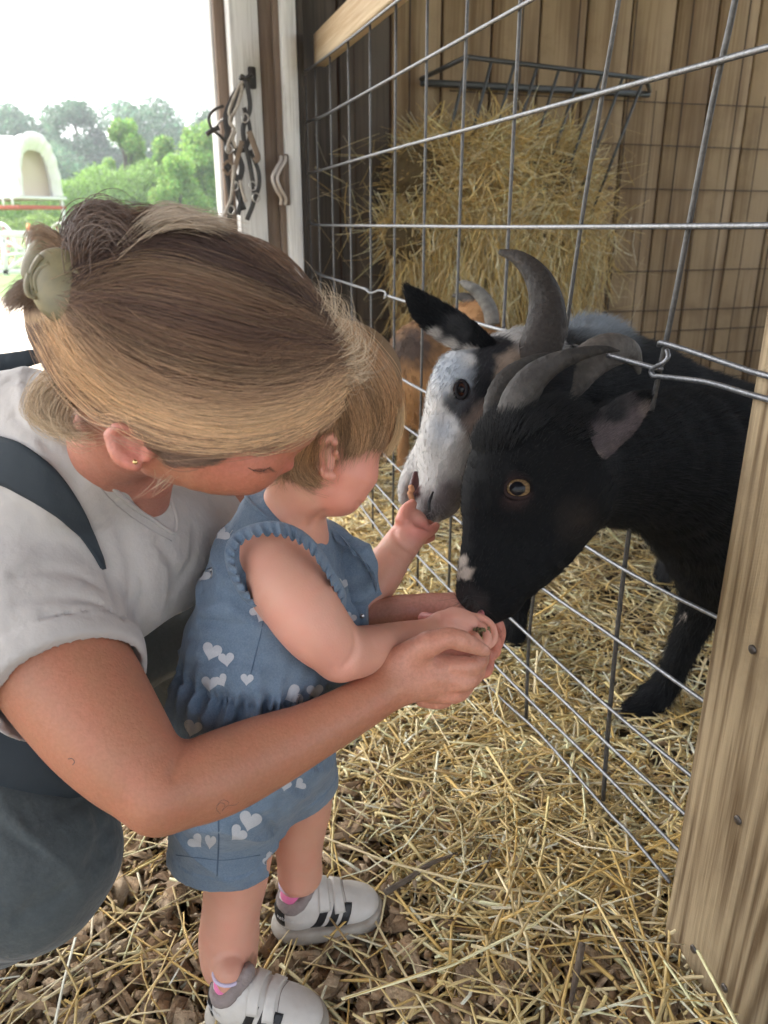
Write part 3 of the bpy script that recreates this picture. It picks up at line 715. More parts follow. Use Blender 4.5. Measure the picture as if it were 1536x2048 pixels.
# chips
def chips(name, n, seed, box, label):
    R = np.random.default_rng(seed); a = R.uniform(box[0], box[1], n); b = R.uniform(box[2], box[3], n)
    keep = R.random(n) < np.where(chip_zone(a, b) < .99, 1, .35); a, b = a[keep], b[keep]; n = len(a)
    z = floor_z(a, b) + R.uniform(.0, .032, n); C = a[:, None] * AX + b[:, None] * BX + z[:, None] * ZX
    th = R.uniform(0, 6.283, n); D = np.c_[np.cos(th), np.sin(th), R.normal(0, .35, n)]; D /= np.linalg.norm(D, axis=1)[:, None]
    S = np.cross(D, ZX + R.normal(0, .35, (n, 3))); S /= np.linalg.norm(S, axis=1)[:, None]; N = np.cross(S, D)
    L = R.gamma(4.5, .0048, n).clip(.006, .055) / 2 * 1.3; W = L * R.uniform(.15, .55, n); T = R.uniform(.0006, .0024, n)
    cor = np.array([(-1, -1, -1), (1, -1, -1), (1, 1, -1), (-1, 1, -1), (-1, -1, 1), (1, -1, 1), (1, 1, 1), (-1, 1, 1)], float)
    J = cor[None] * R.uniform(.5, 1.15, (n, 8, 3)); J[..., 2] = cor[None, :, 2] * R.uniform(.5, 1.3, (n, 8))
    V = (C[:, None] + D[:, None] * (J[..., :1] * L[:, None, None]) + S[:, None] * (J[..., 1:2] * W[:, None, None]) + N[:, None] * (J[..., 2:] * T[:, None, None])).reshape(-1, 3)
    q = np.array([(0, 3, 2, 1), (4, 5, 6, 7), (0, 1, 5, 4), (1, 2, 6, 5), (2, 3, 7, 6), (3, 0, 4, 7)])
    Q = (np.arange(n) * 8)[:, None, None] + q[None]; pal = np.array([(.46, .31, .18), (.34, .21, .11), (.58, .43, .27), (.20, .12, .065), (.55, .42, .28), (.38, .28, .19)])
    c = pal[R.integers(0, 6, n)] * R.uniform(.7, 1.2, (n, 1)); me = mesh_np(name, V, Q.reshape(-1, 4), None, False); set_col(me, np.repeat(c, 8, 0))
    o = link(name, me, None, M_chip); o['kind'] = 'stuff'; tag(o, label, 'wood chips')
chips('wood_chips', 19000, 41, (.12, 1.5, -.8, .62), 'brown wood chip mulch under the straw beside the sneakers')
straw_bed('chopped_straw', 12000, 26, (.15, 1.9, -.7, 1.0), (.012, .036), (.012, .045), (.002, .0055), lambda a, b: np.clip(chip_zone(a, b) * 1.3, .35, 1), 'short broken bits of pale straw sprinkled over everything', flat=.35)
chips('small_chips', 9000, 42, (.4, 2.6, -.6, 1.4), 'small crumbled chips between the straw')
# twigs
M_twig = mat('twig_bark', (.10, .075, .055), .9, noise=[(80, .5, (.2, .16, .12))], bump=[(200, .8)])
for (p, r, lb) in (([(1163, 1895), (1156, 1935), (1148, 1975), (1139, 2020)], .0045, 'short dark twig standing out of the chips near the bottom edge'),
                   ([(770, 1790), (812, 1765), (860, 1735), (915, 1712)], .0042, 'thin grey twig lying beside the far sneaker'),
                   ([(945, 1770), (972, 1735), (985, 1700)], .0018, 'hair-thin dark twig curving over the straw')):
    tw = tube('twig', [onZ(x, y, .035) + ZX * random.uniform(0, .006) for x, y in p], [r, r * .9, r * .8, r * .4], M_twig, None, 8, 5); tag(tw, lb, 'twig')
# hay hanging in and under the rack
R = np.random.default_rng(77)
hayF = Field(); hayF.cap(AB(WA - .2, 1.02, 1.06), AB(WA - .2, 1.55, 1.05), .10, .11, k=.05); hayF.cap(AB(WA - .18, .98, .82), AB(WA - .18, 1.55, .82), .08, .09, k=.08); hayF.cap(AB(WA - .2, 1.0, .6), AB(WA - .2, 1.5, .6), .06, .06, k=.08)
def hay_field(n, R):
    x = R.uniform(765, 1225, n); y = R.uniform(245, 640, n); mid = 995
    wgt = np.clip((y - 235) / 90, .12, 1); half = 235 * (.72 + .3 * np.clip((y - 240) / 200, 0, 1)) * (1 - .18 * np.clip((y - 500) / 140, 0, 1)); x = mid + (x - mid) / 230 * half * R.uniform(.6, 1.05, n)
    return x, y
n = 11000; x, y = hay_field(n, R)
keep = R.random(n) < np.clip((y - 225 - 25 * np.sin(x / 28)) / 70, .04, 1); x, y = x[keep], y[keep]; n = len(x)
aa = WA - .08 - .36 * R.random(n) ** .8 * np.clip(1 - np.abs(x - 1000) / 330, .3, 1); C = np.array([onA(px, py, ad) for px, py, ad in zip(x, y, aa)])
hang = np.clip((y - 330) / 220, 0, 1)[:, None]; th = R.uniform(0, 6.28, n)
D = np.c_[np.cos(th), np.sin(th) * .5, R.normal(0, .55, n)] * (1 - hang * .72) + np.array([[0, 0, -1.0]]) * hang * R.uniform(.4, 1.1, (n, 1)) + (((x - 1000) / 230)[:, None] * BX[None]) * .25
D /= np.linalg.norm(D, axis=1)[:, None]
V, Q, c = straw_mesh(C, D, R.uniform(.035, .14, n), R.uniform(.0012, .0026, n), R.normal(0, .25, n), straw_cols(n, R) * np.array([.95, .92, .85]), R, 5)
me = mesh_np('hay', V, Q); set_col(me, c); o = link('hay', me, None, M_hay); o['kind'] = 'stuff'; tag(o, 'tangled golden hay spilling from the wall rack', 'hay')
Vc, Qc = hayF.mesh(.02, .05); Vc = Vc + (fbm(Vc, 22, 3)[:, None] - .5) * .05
o2 = link('hay_core', mesh_np('hay_core', Vc, Qc), None, mat('hay_core', (.10, .07, .03), .95, noise=[(60, .7, (.08, .055, .02))], bump=[(80, 1)])); o2['kind'] = 'stuff'; tag(o2, 'packed inner mass of the hay in the wall rack, darkened to imitate shaded gaps', 'hay')  # core darkened so gaps between the stalks look shaded
# a few long wisps sticking out
n = 90; x = R.choice([R.uniform(740, 830), 0], n); x = np.where(R.random(n) < .5, R.uniform(640, 830, n), R.uniform(1180, 1270, n)); y = R.uniform(250, 640, n)
C = np.array([onA(px, py, WA - R.uniform(.05, .35)) for px, py in zip(x, y)]); D = np.c_[R.normal(0, 1, n), R.normal(0, .3, n), R.normal(-.3, .8, n)]; D /= np.linalg.norm(D, axis=1)[:, None]
V, Q, c = straw_mesh(C, D, R.uniform(.05, .12, n), R.uniform(.0008, .0014, n), R.normal(0, .2, n), straw_cols(n, R) * .75, R, 5); me = mesh_np('hay_wisps', V, Q); set_col(me, c)
o = link('hay_wisps', me, None, M_hay); o['kind'] = 'stuff'; tag(o, 'stray stalks hanging on the wire beside the hay', 'hay')

# ------------------------------------------------------------------ tack on the door frame
M_strap = mat('black_leather', (.022, .02, .019), .45, noise=[(40, .5, (.06, .05, .045))]); M_rope = mat('pale_rope', (.42, .38, .33), .85, bump=[(300, .8)], noise=[(60, .5, (.2, .17, .14))])
M_buckle = mat('buckle_steel', (.45, .44, .42), .35, 1.0); M_tan = mat('tan_leather', (.17, .115, .075), .6, noise=[(30, .5, (.3, .24, .18))])
def T_(px, a=2.60): return [onA(x, y, a - (q[0] if q else 0)) for x, y, *q in px]
hk = empty('tack_hook', onA(500, 155, 2.65), 'dark iron hook on the white door post holding the halters', 'hook')
tube('peg', T_([(508, 152, -.06), (500, 152), (490, 156), (484, 152), (480, 160)], 2.63), .006, M_strap, hk, 8, 4); 
mb = MB(); c = onA(504, 156, 2.652); mb.bbox(c - BX * .012 - ZX * .03 , BX * .024, -AX * .005, ZX * .06); mb.build('plate', M_strap, hk)
ht = empty('halter', onA(480, 250, 2.6), 'black leather bridle straps with steel buckles hanging from the hook', 'halter')
def strapb(px, w, m, nm='strap', par=None, a=2.60):
    q = catmull(np.array(T_(px, a)), 8); V, Qq, Tt = sweep(q, w * .72, 8, flat=AX, fl=.22); return link(nm, mesh_np(nm, V, Qq, Tt), par, m)
S1 = [([(490, 160), (470, 210), (455, 262), (452, 330), (462, 400), (458, 440)], .011), ([(492, 158), (500, 215), (486, 262), (500, 330), (508, 395), (494, 440)], .010),
      ([(484, 165), (462, 200), (450, 240), (462, 285), (488, 300), (500, 262), (488, 215)], .009), ([(470, 300), (484, 335), (475, 380), (488, 420)], .012), ([(500, 300), (516, 340), (518, 372), (508, 402)], .009),
      ([(455, 330), (470, 350), (482, 390), (476, 430)], .010)]
for px, w_ in S1: strapb(px, w_, M_strap, 'strap', ht, 2.60 - random.uniform(0, .03))
for px, w_ in (([(446, 330), (458, 322), (466, 335), (456, 348), (446, 338)], .006), ([(498, 262), (508, 290), (516, 315), (508, 322)], .012), ([(484, 282), (474, 320), (466, 352)], .010)):
    strapb(px, w_, M_tan, 'tan_strap', ht, 2.56)
for (x, y) in ((458, 298), (470, 372), (505, 372), (512, 395), (462, 420), (490, 236)):
    q = [onA(x + 7 * math.cos(t), y + 9 * math.sin(t), 2.55) for t in np.linspace(0, 6.28, 13)]; tube('buckle', q, .0022, M_buckle, ht, 6)
lr = empty('lead_rope', onA(470, 180, 2.58), 'pale looped lead rope knotted over the black halter', 'rope')
for px in ([(486, 163), (478, 172), (470, 190), (462, 210), (458, 226), (464, 232), (472, 218), (480, 196), (484, 176), (480, 166)],
           [(462, 230), (460, 246), (468, 258), (462, 274), (456, 290), (458, 305)], [(470, 262), (466, 280), (472, 296)], [(468, 330), (466, 362), (462, 396), (456, 412), (448, 432)], [(480, 360), (486, 386), (492, 404)]):
    tube('rope_strand', T_(px, 2.55), .0048, M_rope, lr, 8, 5)
stp = empty('stirrup', onA(425, 245, 2.6), 'black metal stirrup sticking out of the hanging tack against the sky', 'stirrup')
tube('iron', T_([(447, 212), (428, 220), (417, 236), (424, 258), (438, 270), (450, 282)], 2.6), .0045, M_strap, stp, 8, 5)
tube('tread', T_([(413, 269), (424, 261), (438, 255)], 2.6), .0075, M_strap, stp, 8, 3); tube('bar', T_([(432, 252), (440, 243), (449, 236)], 2.6), .003, M_buckle, stp, 8, 3)
hd = empty('pull_handle', onA(565, 360, 2.66), 'wavy pale metal pull handle on the dark door edge', 'handle')
for dx in (0, 9):
    tube('grip', T_([(562 + dx, 313, -.01), (561 + dx, 322), (552 + dx, 338, .02), (545 + dx, 356, .03), (552 + dx, 378, .025), (562 + dx, 396), (561 + dx, 409, -.01)], 2.64), .0052, mat('pale_handle', (.55, .5, .46), .5, .2), hd, 8, 5)
mb = MB(); c = onA(571, 360, 2.654); mb.bbox(c - BX * .012 - ZX * .075, BX * .024, -AX * .004, ZX * .15); mb.build('plate', M_brown, hd)
# ================================================================== OUTSIDE
def outpt(x, y, dist): r = ray(x, y); return CAM + r * dist / r[1]
M_leafd = mat('dark_leaf', attr='col', rough=.6, spec=.3); M_leafb = mat('bright_leaf', attr='col', rough=.55, spec=.3)
for m_ in (M_leafd, M_leafb):          # leaves let light through
    n = m_.node_tree.nodes; L = m_.node_tree.links; b = n['Principled BSDF']; tr = n.new('ShaderNodeBsdfTranslucent'); ad = n.new('ShaderNodeMixShader'); ad.inputs[0].default_value = .5
    at = [q for q in n if q.type == 'ATTRIBUTE'][0]; out = [q for q in n if q.type == 'OUTPUT_MATERIAL'][0]
    L.new(at.outputs[0], tr.inputs[0]); L.new(b.outputs[0], ad.inputs[1]); L.new(tr.outputs[0], ad.inputs[2]); L.new(ad.outputs[0], out.inputs[0])
M_bark = mat('tree_bark', (.10, .08, .06), .9, noise=[(3, .5, (.18, .15, .12))], bump=[(12, .8)])
def tree(x, ytop, wpx, dist, kind, label, ybase=None, n=5200, seed=0):
    R = np.random.default_rng(100 + seed); top = outpt(x, ytop, dist); base = np.array([top[0], top[1], -.05]); H = top[2] + .05; W = wpx / FPX * dist / 2 * .94
    root = empty(kind, base, label, 'tree', 'trees outside beyond the wagon')
    bright = kind != 'dark_tree'; cb = (.22, .38, .085) if bright else (.12, .21, .125)
    mb = []; trunk = catmull([base, base + [0.02 * H, 0, .3 * H], base + [-.02 * H, 0, .62 * H], base + [0, 0, .9 * H]], 5)
    V, Q, T = sweep(trunk, np.linspace(.024 * H, .005 * H, len(trunk)), 8); ms = MB(); ms.add(V, Q, T)
    cl = []
    for i in range(46 if not bright else 40):
        if bright: t = R.uniform(.04, 1) ** .8; rr = W * (1.05 - t) ** .6 * (.75 + .5 * R.random()); zz = H * (.06 + .92 * t)
        else: t = R.uniform(0, 1); rr = W * math.sqrt(max(0, 1 - (t * 1.35 - .42) ** 2)) * R.uniform(.55, 1.05); zz = H * (.28 + .68 * t)
        an = R.uniform(0, 6.283); c = base + [math.cos(an) * rr * .78, math.sin(an) * rr * .78, zz]; s = W * R.uniform(.2, .36) * (1 if not bright else .72)
        cl.append((c, s))
        if i % 3 == 0:
            j = base + [0, 0, max(.12 * H, zz * .72)]; V, Q, T = sweep(catmull([j, (j + c) / 2 + [0, 0, .03 * H], c], 3), np.linspace(.008 * H, .002 * H, 7 if False else len(catmull([j, j, c], 3))), 5); ms.add(V, Q, T)
    cl.append((base + [0, 0, H - W * .22], W * .24))
    ms.build('trunk', M_bark, root, True)
    k = R.integers(0, len(cl), n); d = R.normal(0, 1, (n, 3)); d /= np.linalg.norm(d, axis=1)[:, None]; rad = R.random(n) ** .33
    C = np.array([cl[q][0] for q in k]) + d * (np.array([cl[q][1] for q in k]) * rad)[:, None] * np.array([1, 1, .8 if not bright else 1.1])
    sz = (2.6 if not bright else 2.3) / FPX * dist * R.uniform(.7, 1.6, n); u = R.normal(0, 1, (n, 3)); u /= np.linalg.norm(u, axis=1)[:, None]; v = np.cross(u, R.normal(0, 1, (n, 3))); v /= np.linalg.norm(v, axis=1)[:, None]
    V = np.stack([C - u * sz[:, None], C - v * sz[:, None] * .6, C + u * sz[:, None], C + v * sz[:, None] * .6], 1).reshape(-1, 3)
    col = np.array(cb) * R.uniform(.7, 1.3, (n, 1)) * (1 + (R.random(len(cl))[k][:, None] - .5) * .5); col[:, 0] *= R.uniform(.8, 1.3, n)
    me = mesh_np('crown', V, np.arange(4 * n).reshape(-1, 4), None, False); set_col(me, np.repeat(col, 4, 0)); link('crown', me, root, M_leafb if bright else M_leafd)
D_ = [(30, 222, 190, 70, 'leftmost dark green tree behind the covered wagon'), (148, 206, 190, 66, 'dark round tree just right of the wagon canopy'), (285, 204, 250, 68, 'widest dark tree with a domed crown in the middle'),
      (425, 222, 150, 72, 'dark tree beside the door frame'), (95, 300, 200, 52, 'lower mid green tree above the wagon rear')]
for i, (x, yt, wp_, d, lb) in enumerate(D_): tree(x, yt, wp_, d, 'dark_tree', lb, seed=i, n=15000)
B_ = [(245, 244, 150, 34, 'tall pointed bright green sapling left of centre'), (318, 280, 140, 33, 'short bright green sapling between two taller ones'), (402, 250, 190, 32, 'bright green sapling nearest the door frame'), (355, 320, 170, 30, 'bushy low bright tree in front of the saplings')]
for i, (x, yt, wp_, d, lb) in enumerate(B_): tree(x, yt, wp_, d, 'sapling', lb, seed=20 + i, n=13000)
def leafmass(name, xs, yt, dist, n, cb, label, seed, depth=4):
    R = np.random.default_rng(seed); x = R.uniform(xs[0], xs[1], n); top = np.interp(x, np.linspace(xs[0], xs[1], len(yt)), yt) + 10 * np.sin(x / 17) + R.normal(0, 4, n)
    y = 470 - (470 - top) * R.random(n) ** .6; C = np.array([outpt(a, b, dist + q) for a, b, q in zip(x, y, R.uniform(0, depth, n))])
    sz = 3.0 / FPX * dist * R.uniform(.6, 1.5, n); u = R.normal(0, 1, (n, 3)); u /= np.linalg.norm(u, axis=1)[:, None]; v = np.cross(u, R.normal(0, 1, (n, 3))); v /= np.linalg.norm(v, axis=1)[:, None]
    V = np.stack([C - u * sz[:, None], C - v * sz[:, None] * .6, C + u * sz[:, None], C + v * sz[:, None] * .6], 1).reshape(-1, 3)
    cc = np.array(cb) * R.uniform(.6, 1.35, (n, 1)); me = mesh_np(name, V, np.arange(4 * n).reshape(-1, 4), None, False); set_col(me, np.repeat(cc, 4, 0)); o = link(name, me, None, M_leafb); o['kind'] = 'stuff'; tag(o, label, 'shrubs')
leafmass('hedge', (-150, 480), (400, 380, 375, 345, 330, 335, 330), 31, 26000, (.20, .33, .08), 'mass of low bright green shrubs along the yard', 61)
leafmass('far_wood', (-300, 560), (300, 270, 275, 280, 270, 280), 76, 26000, (.08, .16, .085), 'far dark green wood filling the horizon', 62, 8)
leafmass('long_grass', (-100, 480), (436, 432, 440, 430, 436), 26, 6000, (.17, .25, .07), 'long grass at the foot of the shrubs', 63, 3)

# covered wagon
M_canvas = mat('white_canvas', (.78, .77, .74), .85, noise=[(2, .3, (.66, .65, .62))], bump=[(6, .35)]); M_wp = mat('white_paint', (.74, .74, .73), .6, noise=[(5, .3, (.6, .6, .58))])
M_red = mat('red_paint', (.50, .10, .07), .6); M_in = mat('canvas_inside', (.66, .56, .44), .9)
WD = 18.0; fc = outpt(76, 392, WD); base = np.array([fc[0], fc[1], 0])
wag = empty('covered_wagon', base, 'white canvas covered wagon with beige lined opening on the left', 'wagon')
ax = np.array([-.86, .50, 0]); ax /= np.linalg.norm(ax); sd_ = np.array([.50, .86, 0]); sd_ /= np.linalg.norm(sd_); z0 = fc[2]; hw_, ht_ = .50, 1.20
def arch(t, s, off=0):           # t 0..1 round the hoop, s metres along the wagon
    a = math.pi * t; e = .72; x = -math.copysign(abs(math.cos(a)) ** e, math.cos(a)) * (hw_ + off); z = math.sin(a) ** .8 * (ht_ + off) * (1 - .05 * math.sin(s * 4) ** 2)
    return np.array([fc[0], fc[1], z0]) + ax * s + sd_ * x + ZX * z
nt_, ns_ = 40, 36; G = np.array([[arch(t, s, .012 * math.sin(s * 26 + t * 9) * (1 - abs(2 * t - 1) * .2)) for t in np.linspace(0, 1, nt_)] for s in np.linspace(-.05, 3.4, ns_)])
G[0] = [arch(t, -.12, .03) for t in np.linspace(0, 1, nt_)]
ii, jj = np.meshgrid(np.arange(ns_ - 1), np.arange(nt_ - 1), indexing='ij'); ii = ii.ravel(); jj = jj.ravel(); Qc_ = np.stack([ii * nt_ + jj, (ii + 1) * nt_ + jj, (ii + 1) * nt_ + jj + 1, ii * nt_ + jj + 1], -1)
link('canopy', mesh_np('canopy', G.reshape(-1, 3), Qc_), wag, M_canvas)
R = np.random.default_rng(5); rim = []                         # gathered front: outer hoop to a smaller opening
for k, (sc_, so) in enumerate(((1.03, -.12), (.98, -.2), (.86, -.14), (.74, -.02))):
    rim.append([np.array([fc[0], fc[1], z0 + .0]) + ax * (so + .015 * math.sin(60 * t)) + (arch(t, 0) - np.array([fc[0], fc[1], z0])) * sc_ for t in np.linspace(0, 1, 80)])
rim = np.array(rim); ii, jj = np.meshgrid(np.arange(3), np.arange(79), indexing='ij'); ii = ii.ravel(); jj = jj.ravel()
link('front_gather', mesh_np('front_gather', rim.reshape(-1, 3), np.stack([ii * 80 + jj, (ii + 1) * 80 + jj, (ii + 1) * 80 + jj + 1, ii * 80 + jj + 1], -1)), wag, M_canvas)
fan = [arch(t, .25) for t in np.linspace(0, 1, 24)]; V = np.array(fan + [np.array([fc[0], fc[1], z0]) + ax * .25]); link('lining', mesh_np('lining', V, None, [(i, i + 1, 24) for i in range(23)], False), wag, M_in)
mb = MB(); o_ = np.array([fc[0], fc[1], z0 - .07]) - sd_ * .62 - ax * .15; mb.bbox(o_, ax * 3.5, sd_ * 1.24, ZX * .06); mb.build('bed', M_wp, wag)
mb = MB(); o_ = np.array([fc[0], fc[1], z0 - .26]) - sd_ * .60 - ax * .1; mb.bbox(o_, ax * 3.4, sd_ * 1.2, ZX * .07); mb.build('red_sill', M_red, wag)
for s in np.arange(0, 3.4, .3):
    mb = MB(); mb.bbox(np.array([fc[0], fc[1], z0 - .2]) - sd_ * .63 + ax * s, ax * .05, sd_ * .03, ZX * .2); mb.build('stake', M_wp, wag)
mb = MB(); mb.bbox(np.array([fc[0], fc[1], 0]) + sd_ * .5 - ax * .1, ax * .06, sd_ * .06, ZX * (z0 - .07)); mb.build('corner_post', M_wp, wag)
for s in (.35, 2.7):
    for q in (-.78, .74):
        cc = np.array([fc[0], fc[1], .45]) + ax * s + sd_ * q; ring = [cc + ax * .45 * math.cos(t) + ZX * .45 * math.sin(t) for t in np.linspace(0, 6.283, 33)]
        whl = tube('wheel', ring, .035, M_wp, wag, 6)
        for t in np.linspace(0, 6.283, 11)[:-1]: tube('spoke', [cc, cc + ax * .43 * math.cos(t) + ZX * .43 * math.sin(t)], .016, M_red, whl, 5)
# white yard fence with cross braces
GD = 13.6; gt = empty('yard_gate', outpt(30, 550, GD), 'white cross braced wooden gate in the yard below the wagon', 'gate')
def gb(p, q, wd, nm): 
    a = outpt(*p, GD); b = outpt(*q, GD); d = b - a; l = np.linalg.norm(d); d /= l; s = np.cross(d, [0, 1, 0]); s /= np.linalg.norm(s); mb = MB(); mb.bbox(a - s * wd / 2, d * l, s * wd, np.array([0, .04, 0]) * (1 if nm != 'brace' else .6)); mb.build(nm, M_wp, gt)
gb((-60, 468), (62, 468), .10, 'top_rail'); gb((4, 474), (12, 552), .09, 'stile'); gb((56, 474), (62, 552), .07, 'stile'); gb((-60, 545), (64, 543), .07, 'bottom_rail'); gb((12, 510), (58, 506), .05, 'middle_rail'); gb((6, 480), (58, 506), .05, 'brace'); gb((14, 540), (60, 508), .05, 'brace'); gb((-50, 480), (4, 540), .05, 'brace')
cn_ = empty('safety_cone', outpt(60, 470, 16), 'small red and orange safety cone standing behind the white gate', 'cone'); c = outpt(60, 470, 16); c[2] = 0
mb = MB(); V, Q, T = sweep([c + ZX * z for z in (.03, .25, .45, .90)], [.13, .10, .07, .03], 16); mb.add(V, Q, T); mb.build('cone_body', mat('orange_plastic', (.8, .22, .03), .5), cn_, True)
mb = MB(); mb.bbox(c - np.array([.2, .2, 0]), (.4, 0, 0), (0, .4, 0), (0, 0, .03)); mb.build('cone_base', mat('red_plastic', (.7, .05, .04), .5), cn_)
V, Q, T = sweep([c + ZX * z for z in (.5, .68)], [.112, .082], 16); mb = MB(); mb.add(V, Q, T); mb.build('cone_band', M_red, cn_, True)
# wires across the trees
pole = empty('power_line', outpt(250, 315, 45), 'thin power lines strung across the front of the trees', 'power line')
for y in (312, 320): tube('cable', [outpt(x, y + .00002 * (x - 230) ** 2, 45) for x in range(-200, 700, 100)], .012, M_strap, pole, 5, 3)

# added haze volume imitating the lens's veiling glare over the yard
hz = bpy.data.materials.new('haze'); hz.use_nodes = True; n = hz.node_tree.nodes; n.clear(); pv = n.new('ShaderNodeVolumePrincipled'); pv.inputs['Color'].default_value = (.92, .97, 1, 1); pv.inputs['Density'].default_value = .0022; pv.inputs['Anisotropy'].default_value = .2
om = n.new('ShaderNodeOutputMaterial'); hz.node_tree.links.new(pv.outputs[0], om.inputs['Volume'])
mb = MB(); mb.box((-250, -90, -1.2), (500, 0, 0), (0, 400, 0), (0, 0, 17)); o = mb.build('haze', hz); o['kind'] = 'stuff'; tag(o, 'added pale haze imitating veiling glare over the yard', 'haze')
# ================================================================== PEOPLE
def skin_extra(m, n, L, b, mp, src, hs):
    b.inputs['Subsurface Radius'].default_value = (1, .4, .25)
M_skin = mat('skin', attr='col', rough=.48, spec=.45, sss=.22, noise=[(38, .30, (.50, .15, .095)), (330, .30, (.24, .10, .055))], bump=[(480, .4), (110, .18)], extra=skin_extra)
M_skin2 = mat('baby_skin', attr='col', rough=.5, spec=.4, sss=.28, noise=[(30, .30, (.66, .24, .18)), (14, .2, (.70, .42, .33))], bump=[(500, .22), (60, .08)], extra=skin_extra)
M_hairw = hairmat('blonde_hair', .38, .45); M_hairc = hairmat('baby_hair', .42, .4); M_fur = hairmat('goat_fur', .55, .3); M_furb = hairmat('black_fur', .5, .35)
M_scalp = mat('scalp', attr='col', rough=.7, spec=.2)
TAN = (.40, .18, .108); TANR = (.46, .17, .11); PALE = (.56, .29, .205); ROSY = (.62, .24, .175)

woman = empty('person', P(60, 1300, .7) * [1, 1, 0], 'crouching woman in light grey t-shirt and dark overalls with blonde hair in a clip', 'person')
W = Field()
# head
W.ch([(302, 662, .585, 182), (440, 700, .575, 178)], k=.02, col=TAN)
W.ch([(300, 700, .58, 170), (560, 800, .575, 88)], k=.03, col=TAN)
W.ch([(520, 800, .56, 92), (580, 850, .56, 48)], k=.02, col=TAN)            # forehead and brow
W.ch([(440, 872, .555, 86), (500, 905, .56, 66)], k=.02, col=TANR)          # cheek
W.ch([(340, 880, .56, 84), (430, 925, .56, 62), (480, 930, .565, 54)], k=.02, col=TAN)     # jaw
W.ch([(548, 888, .565, 30), (566, 915, .572, 16), (576, 930, .574, 11)], k=.008, col=TANR) # nose
W.ch([(560, 938, .574, 10)], k=.004, col=TANR)
W.ch([(515, 934, .566, 24), (532, 946, .57, 12)], k=.008, col=(.46, .16, .12))     # lid / mouth side
W.ch([(538, 905, .572, 9), (553, 921, .575, 8)], k=.006, op='s')                   # eye hollow
# ear
W.ch([(226, 868, .53, 14), (232, 858, .527, 13), (246, 858, .525, 12), (280, 878, .527, 10), (300, 900, .528, 9)], k=.003, col=(.52, .21, .16))
W.ch([(222, 872, .532, 15), (232, 905, .53, 13), (250, 925, .53, 12), (272, 932, .53, 12)], k=.003, col=(.52, .21, .16))
W.ch([(262, 900, .537, 34)], k=.006, col=TAN); W.ch([(250, 888, .524, 13), (274, 905, .524, 14)], k=.004, op='s'); W.ch([(300, 905, .53, 9), (296, 918, .53, 8)], k=.004, col=TAN)
# neck and trunk
W.ch([(330, 830, .60, 116), (245, 870, .622, 92), (190, 930, .665, 82), (140, 980, .72, 84)], k=.02, col=(.45, .20, .14))
W.ch([(300, 960, .675, 46), (262, 1030, .745, 70)], k=.03, col=(.50, .20, .15))
W.ch([(120, 1020, .74, 150), (60, 1200, .80, 190), (-60, 1400, .86, 200)], k=.03, col=TAN)
W.ch([(40, 1060, .70, 118), (120, 1020, .74, 110), (380, 1040, .86, 80), (430, 1020, .88, 70)], k=.03, col=TAN)
# near arm
ARM = [(36, 1090, .70, 128), (90, 1270, .665, 134), (175, 1410, .645, 124), (250, 1510, .63, 104), (318, 1583, .62, 76)]
W.ch(ARM, k=.02, col=TAN, sub=9)
W.ch([(322, 1588, .62, 75), (425, 1552, .645, 84), (520, 1510, .67, 76), (620, 1465, .69, 60), (720, 1410, .71, 50), (790, 1365, .725, 46)], k=.012, col=TAN, sub=8)
# near hand: palm and thumb towards the lens, fingers curling under the child's hand
TN = (.56, .27, .19)
W.ch([(795, 1358, .728, 44), (845, 1348, .736, 52), (885, 1350, .742, 42)], k=.012, col=TN)
W.ch([(800, 1322, .722, 30), (828, 1304, .716, 28), (858, 1288, .710, 25)], k=.014, col=TN); W.ch([(858, 1288, .710, 25), (895, 1276, .712, 22), (922, 1281, .716, 20.5)], k=.004, col=TN); W.ch([(922, 1281, .716, 20.5), (948, 1292, .722, 17), (970, 1302, .730, 12)], k=.002, col=TN)
W.ch([(872, 1306, .748, 24), (925, 1316, .752, 20), (955, 1312, .762, 14)], k=.004, col=(.50, .20, .15))
W.ch([(880, 1334, .733, 24), (932, 1333, .731, 21), (958, 1326, .742, 17), (968, 1312, .765, 12)], k=.004, col=TN)
W.ch([(872, 1360, .734, 23), (926, 1363, .733, 21), (950, 1352, .746, 17), (962, 1332, .770, 12)], k=.003, col=TN)
W.ch([(860, 1382, .737, 22), (908, 1389, .739, 19), (932, 1376, .754, 15), (946, 1352, .780, 11)], k=.003, col=TN)
W.ch([(846, 1398, .744, 17), (880, 1405, .750, 14), (902, 1394, .766, 12), (920, 1368, .79, 10)], k=.003, col=TN)
W.ell(P(966, 1297, .7235), (.0052, .0028, .0035), k=.0012, col=(.70, .42, .35))
# far arm
W.ch([(440, 1020, .88, 72), (452, 1090, .90, 62), (480, 1200, .90, 56), (560, 1260, .87, 46)], k=.02, col=TAN)
W.ch([(560, 1260, .87, 46), (660, 1236, .85, 40), (745, 1229, .84, 31), (800, 1224, .84, 29)], k=.012, col=(.48, .25, .19))
W.ch([(800, 1224, .84, 29), (850, 1222, .84, 36), (905, 1226, .845, 40)], k=.012, col=(.62, .31, .25))
W.ch([(905, 1214, .85, 28), (950, 1215, .86, 18), (985, 1232, .87, 13), (1000, 1262, .87, 12), (996, 1288, .86, 11)], k=.004, col=ROSY)
W.ch([(910, 1240, .845, 26), (955, 1250, .85, 17), (985, 1272, .85, 13), (991, 1300, .845, 12), (983, 1314, .84, 10)], k=.003, col=ROSY)
W.ch([(905, 1262, .84, 24), (950, 1290, .84, 16), (976, 1318, .835, 12), (974, 1342, .825, 11), (962, 1350, .815, 9)], k=.003, col=ROSY)
W.ch([(880, 1262, .835, 20), (925, 1300, .83, 14), (952, 1330, .82, 10), (950, 1345, .815, 8)], k=.003, col=ROSY)
